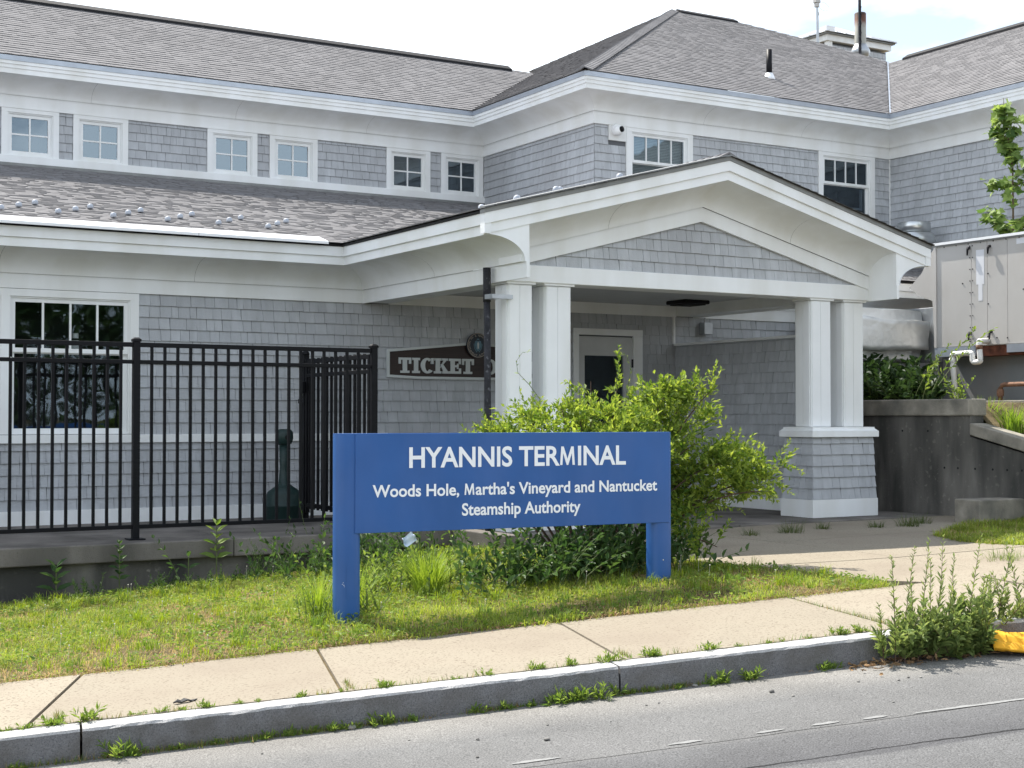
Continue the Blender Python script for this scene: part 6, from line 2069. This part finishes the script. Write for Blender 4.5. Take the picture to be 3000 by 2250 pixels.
def grass(name, label, poly, n_, hrange, dryness, clover=0.05, wide=1.0, edge=None):
    px, py = np.array([p[0] for p in poly]), np.array([p[1] for p in poly])
    x = rng.uniform(px.min(), px.max(), n_ * 3); y = rng.uniform(py.min(), py.max(), n_ * 3)
    m_ = inside(x, y, poly)
    x, y = x[m_][:n_], y[m_][:n_]
    dn = vnoise(x, y, 1.7, 3) * .6 + vnoise(x, y, 5.3, 4) * .4
    keep = rng.random(len(x)) < np.clip(.35 + 1.25 * dn, 0.25, 1)
    x, y, dn = x[keep], y[keep], dn[keep]
    n_ = len(x)
    z = g(x, y) - .022
    dry = np.clip((vnoise(x, y, .9, 7) * .55 + vnoise(x, y, 3.1, 8) * .45 - (1 - dryness)) * 3.2, 0, 1)
    tall = vnoise(x, y, 2.6, 12)
    h = rng.uniform(hrange[0], hrange[1], n_) * (.55 + .9 * tall) * (1 - .45 * dry)
    ang = rng.uniform(0, 2 * np.pi, n_); lean = rng.uniform(.3, 1.7, n_)
    w = rng.uniform(.0022, .0052, n_) * wide
    hd = np.stack([np.cos(ang), np.sin(ang), np.zeros(n_)], 1); sd2 = np.stack([-np.sin(ang), np.cos(ang), np.zeros(n_)], 1)
    b0 = np.stack([x, y, z], 1); up = np.array([0, 0, 1.0])
    mid = b0 + up * (h * (.62 - .12 * lean))[:, None] + hd * (h * lean * .28)[:, None]
    tip = b0 + up * (h * (1 - .45 * lean))[:, None] + hd * (h * lean * .9)[:, None]
    ww = w[:, None]
    V = np.stack([b0 - sd2 * ww * .5, b0 + sd2 * ww * .5, mid + sd2 * ww * .42, mid - sd2 * ww * .42, tip], 1)
    k = (np.arange(n_) * 5)[:, None]
    F4 = (k + np.array([[0, 1, 2, 3]])).tolist(); F3 = (k + np.array([[3, 2, 4]])).tolist()
    gcol = np.array([.15, .225, .028]) + (np.array([.33, .39, .07]) - np.array([.15, .225, .028])) * rng.random((n_, 1))
    scol = np.array([.33, .25, .11]) + (np.array([.50, .40, .20]) - np.array([.33, .25, .11])) * rng.random((n_, 1))
    tone = (.62 + .75 * vnoise(x, y, 4.3, 31) * (.6 + .8 * vnoise(x, y, 11., 32)))[:, None]
    gcol = gcol * np.clip(tone, .42, 1.3)
    isdry = (rng.random(n_) < dry * .85 + .07)[:, None]
    cc = np.where(isdry, scol, gcol)
    o = mesh_obj(name, V.reshape(-1, 3), F4 + F3, 'grass_blade', None)
    a = o.data.attributes.new('col', 'FLOAT_COLOR', 'POINT')
    a.data.foreach_set('color', np.concatenate([np.repeat(cc, 5, 0), np.ones((n_ * 5, 1))], 1).astype(np.float32).ravel())
    return tag(o, label, 'grass', kind='stuff')


edge_front = [kpt(t_, SB(t_) + .035 + .03 * math.sin(t_ * 5.1) + .02 * math.sin(t_ * 13)) for t_ in np.arange(-3.0, 6.0, .12)]
lawn_poly = [(p.x, p.y) for p in edge_front] + [(p[0] + .04, p[1]) for p in LAWN_EDGE] + [(7.0, 12.95), (-1.5, 12.98)]
grass('lawn', 'sunlit short lawn with dry patches around the blue sign', lawn_poly, 170000, (.03, .075), .49)
# ragged turf rim along the sidewalk
rim = [(p.x, p.y) for p in [kpt(t_, SB(t_) - .015 + .025 * math.sin(t_ * 7) + .02 * math.sin(t_ * 17)) for t_ in np.arange(-3, 6, .06)]] + [(p.x, p.y) for p in [kpt(t_, SB(t_) + .12) for t_ in np.arange(6, -3, -.12)]]
grass('lawn_rim', 'ragged brighter turf rim where the lawn meets the sidewalk', rim, 15000, (.04, .085), .42, wide=1.3)
rl_poly = [(10.66, 10.02), (10.40, 9.45), (10.42, 9.12), (10.58, 8.80), (11.6, 8.5), (13.0, 8.25), (12.9, 10.85), (11.93, 10.75)]
grass('side_lawn', 'bright green patch of grass in front of the retaining wall', rl_poly, 26000, (.05, .12), .30, wide=1.5)
V_, F_, C_ = [], [], []
for i in range(900):
    x_, y_ = random.uniform(-.5, 7.7), random.uniform(7.4, 12.8)
    if not inside(np.array([x_]), np.array([y_]), lawn_poly)[0]: continue
    z_ = float(g(x_, y_)) - .01; big = random.uniform(.5, 1.25); hue = random.random()
    for k in range(random.randint(14, 34)):
        a = random.uniform(0, 6.283); h_ = random.uniform(.05, .11) * big; l_ = random.uniform(.2, .9); w_ = random.uniform(.0025, .0055)
        bx_, by_ = x_ + random.gauss(0, .025) * big, y_ + random.gauss(0, .025) * big
        q_ = len(V_)
        V_ += [(bx_ - w_ * math.sin(a) * .5, by_ + w_ * math.cos(a) * .5, z_), (bx_ + w_ * math.sin(a) * .5, by_ - w_ * math.cos(a) * .5, z_),
               (bx_ + h_ * l_ * .35 * math.cos(a) + w_ * math.sin(a) * .4, by_ + h_ * l_ * .35 * math.sin(a) - w_ * math.cos(a) * .4, z_ + h_ * .6), (bx_ + h_ * l_ * .35 * math.cos(a) - w_ * math.sin(a) * .4, by_ + h_ * l_ * .35 * math.sin(a) + w_ * math.cos(a) * .4, z_ + h_ * .6),
               (bx_ + h_ * l_ * math.cos(a), by_ + h_ * l_ * math.sin(a), z_ + h_ * (1 - .3 * l_))]
        F_ += [(q_, q_ + 1, q_ + 2, q_ + 3), (q_ + 3, q_ + 2, q_ + 4)]
        m_ = random.uniform(.7, 1.2)
        C_ += [((.11 + .16 * hue) * m_, (.21 + .14 * hue) * m_, .035 * m_, 1)] * 5
o_ = mesh_obj('lawn_tufts', V_, F_, 'grass_blade', None)
a = o_.data.attributes.new('col', 'FLOAT_COLOR', 'POINT'); a.data.foreach_set('color', np.array(C_, np.float32).ravel())
tag(o_, 'longer green tufts of grass scattered over the lawn', 'grass', kind='stuff')
# clover and plantain leaves scattered in the lawn
n_ = 34000
x = rng.uniform(-1, 7.8, n_); y = rng.uniform(7.3, 12.9, n_)
k_ = inside(x, y, lawn_poly) & (rng.random(n_) < np.clip(vnoise(x, y, 1.9, 21) * 1.6 - .35, .05, 1))
x, y = x[k_], y[k_]
cl_o = leaves('lawn_clover', np.stack([x, y, g(x, y) + rng.uniform(.0, .025, len(x))], 1), np.stack([rng.normal(size=len(x)), rng.normal(size=len(x)), np.full(len(x), .25)], 1), rdir(len(x), 1.6), rng.uniform(.018, .045, len(x)), rng.uniform(.012, .024, len(x)), 'weed_leaf', None, shape='broad')
tag(cl_o, 'scattered clover and plantain leaves in the lawn', 'clover', kind='stuff')
# pale clover heads and seed stalks
mb = MB()
for i in range(60):
    x_, y_ = (random.uniform(6.2, 7.5), random.uniform(8.2, 9.2)) if i < 9 else (random.uniform(1.5, 7), random.uniform(8.6, 12.6))
    if not inside(np.array([x_]), np.array([y_]), lawn_poly)[0]: continue
    z_ = float(g(x_, y_)); h_ = random.uniform(.05, .13)
    mb.lathe([(.002, 0), (.005, .003), (.005, .007), (.002, .010)], (x_ + .01, y_, z_ + h_), 6)
    mb.add([(x_, y_, z_), (x_ + .002, y_, z_), (x_ + .011, y_, z_ + h_), (x_ + .009, y_, z_ + h_)], [(0, 1, 2, 3)])
tag(mb.build('clover_heads', 'clover_white', None), 'pale clover heads on thin stalks in the lawn', 'clover', kind='stuff')
# fringe of fine grass in the gutter and in the walk's joints
pts2 = []
for (t_, s_) in pts_: pts2.append((kpt(t_, s_), kz(t_)))
for i in range(420):
    t_ = 5.065 + random.gauss(0, .012); s_ = random.uniform(.2, 1.45)
    if random.random() < .75: pts2.append((kpt(t_, s_), kz(t_) + .155))
for i in range(260):
    t_ = random.choice((1.75, .27, 3.33)) + random.gauss(0, .01); s_ = random.uniform(.17, .4)
    pts2.append((kpt(t_, s_), kz(t_) + .15))
for i in range(520):
    t_ = random.choice((.3, .5, .9, 1.6, 2.0, 2.9, 3.6, 4.2, 4.6, 4.8, 2.3)) + random.gauss(0, .12)
    pts2.append((kpt(t_, .165 + random.gauss(0, .006)), kz(t_) + .15))
V, F, CC = [], [], []
for (q_, z_) in pts2:
    a = random.uniform(0, 6.28); h_ = random.uniform(.012, .045); w_ = random.uniform(.0015, .003)
    k = len(V)
    V += [(q_.x - w_ * math.sin(a), q_.y + w_ * math.cos(a), z_ - .004), (q_.x + w_ * math.sin(a), q_.y - w_ * math.cos(a), z_ - .004), (q_.x + h_ * .6 * math.cos(a), q_.y + h_ * .6 * math.sin(a), z_ + h_)]
    F.append((k, k + 1, k + 2))
    c_ = (random.uniform(.09, .2), random.uniform(.14, .24), random.uniform(.03, .06)) if random.random() < .8 else (.3, .24, .12)
    CC += [c_ + (1,)] * 3
o_ = mesh_obj('gutter_grass', V, F, 'grass_blade', None)
a = o_.data.attributes.new('col', 'FLOAT_COLOR', 'POINT'); a.data.foreach_set('color', np.array(CC, np.float32).ravel())
tag(o_, 'fine grass fringe in the gutter and paving joints', 'grass', kind='stuff')

# straw and dead leaves along the lawn's edge
n_ = 1500
tq = rng.uniform(-2.5, 5.6, n_); sq = np.array([SB(a) for a in tq]) + .01 + rng.normal(size=n_) * .028
P = np.array([tuple(kpt(a, b_, kz(a) + .178 + rng.uniform(.0, .012))) for a, b_ in zip(tq, sq)])
o_ = leaves('lawn_edge_straw', P, np.stack([rng.normal(size=n_), rng.normal(size=n_), rng.normal(size=n_) * .2], 1), rdir(n_, 1.5), rng.uniform(.012, .04, n_), rng.uniform(.003, .010, n_), 'dry_leaf', None, fold=.15)
tag(o_, 'dry straw and dead leaves along the edge of the lawn', 'straw', kind='stuff')

# ------------------------------------------------------------------ litter and stones
def pebble(name, pos, r_, label, cat='stone', material='stone', group=None, flat=.6):
    bm = bmesh.new(); bmesh.ops.create_icosphere(bm, subdivisions=2, radius=r_)
    sx, sy = random.uniform(.8, 1.4), random.uniform(.7, 1.2)
    off = Vector((random.uniform(0, 50), random.uniform(0, 50), 0))
    for v in bm.verts:
        k_ = 1 + .28 * mnoise.noise(v.co / r_ * .9 + off)
        v.co = Vector((v.co.x * sx * k_, v.co.y * sy * k_, v.co.z * flat * k_ + r_ * flat * .75))
    me = bpy.data.meshes.new(name); bm.to_mesh(me); bm.free(); me.materials.append(MATS[material])
    o = bpy.data.objects.new(name, me); COL.objects.link(o); o.location = pos
    return tag(o, label, cat, group)


def rp_(t_, s_): return kpt(t_, s_, kz(t_))


for (t_, s_, r_) in ((3.90, -.41, .016), (3.62, -.05, .015), (2.49, -.80, .013), (1.70, -.05, .020), (4.42, -.42, .009), (4.62, -.50, .008), (4.70, -.47, .008), (4.76, -.50, .008), (3.95, -.55, .008), (2.2, -.62, .010), (2.6, -.5, .006), (3.2, -.35, .007), (3.28, -.33, .006), (1.5, -1.0, .010), (2.1, -.95, .008), (1.2, -.35, .006), (2.9, -.6, .005), (4.3, -.95, .006), (4.9, -.35, .007), (1.9, -.45, .006)):
    pebble('pebble', rp_(t_, s_), r_, 'small loose stone lying on the asphalt road', group='stones on the road')
# black scrap on the sidewalk
bm = bmesh.new()
vs_ = [bm.verts.new((x, y, z)) for x, y, z in ((-.055, 0, .006), (-.03, .012, .016), (-.02, .004, .012), (0, .016, .018), (.03, .01, .008), (.06, .006, .012), (.035, -.004, .005), (.01, -.010, .014), (-.02, -.012, .006), (-.045, -.016, .012))]
bm.faces.new(vs_); bmesh.ops.triangulate(bm, faces=bm.faces[:])
ret = bmesh.ops.extrude_face_region(bm, geom=bm.faces[:])
for e_ in ret['geom']:
    if isinstance(e_, bmesh.types.BMVert): e_.co.z -= .006
me = bpy.data.meshes.new('black_scrap'); bm.to_mesh(me); bm.free(); me.materials.append(MATS['litter_black'])
o_ = bpy.data.objects.new('black_scrap', me); COL.objects.link(o_)
q = kpt(.90, .33); o_.location = (q.x, q.y, side_z(q.x, q.y) + .001)
o_.scale = (1.15, 1.15, 1.15)
tag(o_, 'torn black scrap lying on the sidewalk', 'litter')
# crushed white cup in the undergrowth
cup = thing('paper_litter', gp_(5.33, 10.55), 'crumpled bluish white wrapper caught in the undergrowth behind the sign', 'litter')
bm = bmesh.new(); bmesh.ops.create_grid(bm, x_segments=8, y_segments=8, size=.040)
for v in bm.verts:
    v.co.z = .05 * mnoise.noise(v.co * 22) + .03 * math.sin(v.co.x * 40)
bm.transform(Matrix.Translation((0, 0, .34)) @ Matrix.Rotation(R(55), 4, 'X') @ Matrix.Rotation(R(20), 4, 'Z'))
me = bpy.data.meshes.new('wrapper'); bm.to_mesh(me); bm.free(); me.materials.append(MATS['litter_white'])
o_ = bpy.data.objects.new('wrapper', me); COL.objects.link(o_); o_.parent = cup
md = o_.modifiers.new('solid', 'SOLIDIFY'); md.thickness = .002
# yellow cloth
yc = thing('yellow_cloth', tuple(rp_(5.62, -.22)), 'folded yellow cloth lying in the gutter at the right edge', 'cloth')


def cloth(nm, w_, d_, fold, loc, rz, amp):
    bm = bmesh.new(); bmesh.ops.create_grid(bm, x_segments=36, y_segments=26, size=.5)
    for v in bm.verts:
        x, y = v.co.x, v.co.y
        z = fold * math.exp(-((y - .05) * 3.2) ** 2) * (1 - .5 * (x + .5)) + amp * mnoise.noise(Vector((x * 4, y * 5, 3))) + amp * .4 * mnoise.noise(Vector((x * 13, y * 11, 7)))
        z += .012 * math.sin(y * 30 + x * 5) * (y < -.1)
        v.co = Vector((x * w_, y * d_, max(.006, z + .03)))
    bm.transform(Matrix.Translation(loc) @ Matrix.Rotation(rz, 4, 'Z'))
    me = bpy.data.meshes.new(nm); bm.to_mesh(me); bm.free(); me.materials.append(MATS['yellow_cloth'])
    me.polygons.foreach_set('use_smooth', [True] * len(me.polygons))
    o = bpy.data.objects.new(nm, me); COL.objects.link(o); o.parent = yc
    s_ = o.modifiers.new('solid', 'SOLIDIFY'); s_.thickness = .006
    return o


cloth('upper_fold', .42, .34, .10, Vector((.06, .02, 0)), R(-35), .016)
cloth('loose_end', .30, .22, .05, Vector((.16, -.10, 0)), R(-20), .014)
# dead leaves and grit swept against the kerb
n_ = 330
tq = np.concatenate([rng.uniform(4.55, 6.0, 220), rng.uniform(0, 4.6, 110)]); sq = -np.abs(rng.normal(size=n_)) * np.where(tq > 4.55, .10, .03) - .01
P = np.array([tuple(kpt(a, b_, kz(a) + rng.uniform(.002, .02))) for a, b_ in zip(tq, sq)])
o_ = leaves('leaf_litter', P, np.stack([rng.normal(size=n_), rng.normal(size=n_), rng.normal(size=n_) * .25], 1), rdir(n_, 1.5), np.where(tq > 4.55, rng.uniform(.02, .06, n_), rng.uniform(.008, .02, n_)), np.where(tq > 4.55, rng.uniform(.012, .03, n_), rng.uniform(.004, .01, n_)), 'dry_leaf', None, shape='broad', fold=.2)
tag(o_, 'dry brown leaf litter swept against the kerb', 'leaf litter', kind='stuff')

# ------------------------------------------------------------------ trees across the road, mirrored in the window glass
def big_tree(pos, h, rad):
    t = thing('roadside_tree', pos, 'leafy tree across the road, seen mirrored in the low window', 'tree', 'trees across the road')
    p0 = np.array(pos, float)
    MB().tube([tuple(p0 - np.array([0, 0, .2])), tuple(p0 + np.array([.1, .05, h * .35])), tuple(p0 + np.array([.0, .1, h * .75]))], [.22, .17, .06], 8).build('trunk', 'bark', t, smooth=True)
    n_ = 4200
    cl_ = rdir(26, .2) * rng.uniform(.35, .8, (26, 1)) * rad
    c_ = cl_[rng.integers(0, 26, n_)] + rng.normal(size=(n_, 3)) * rad * .22
    P_ = p0 + np.array([0, 0, h * .45]) + c_ * np.array([1, 1, 1.05])
    leaves('crown', P_, rdir(n_, 0), rdir(n_, .8), rng.uniform(.25, .45, n_), rng.uniform(.18, .3, n_), 'dark_leaf', t, shape='broad')


for (x_, y_, h_, r_) in ((5.5, -19, 9, 4.2), (11.0, -20, 9.5, 4.5), (16.5, -21, 9, 4.2)):
    big_tree((x_, y_, 0.0), h_, r_)
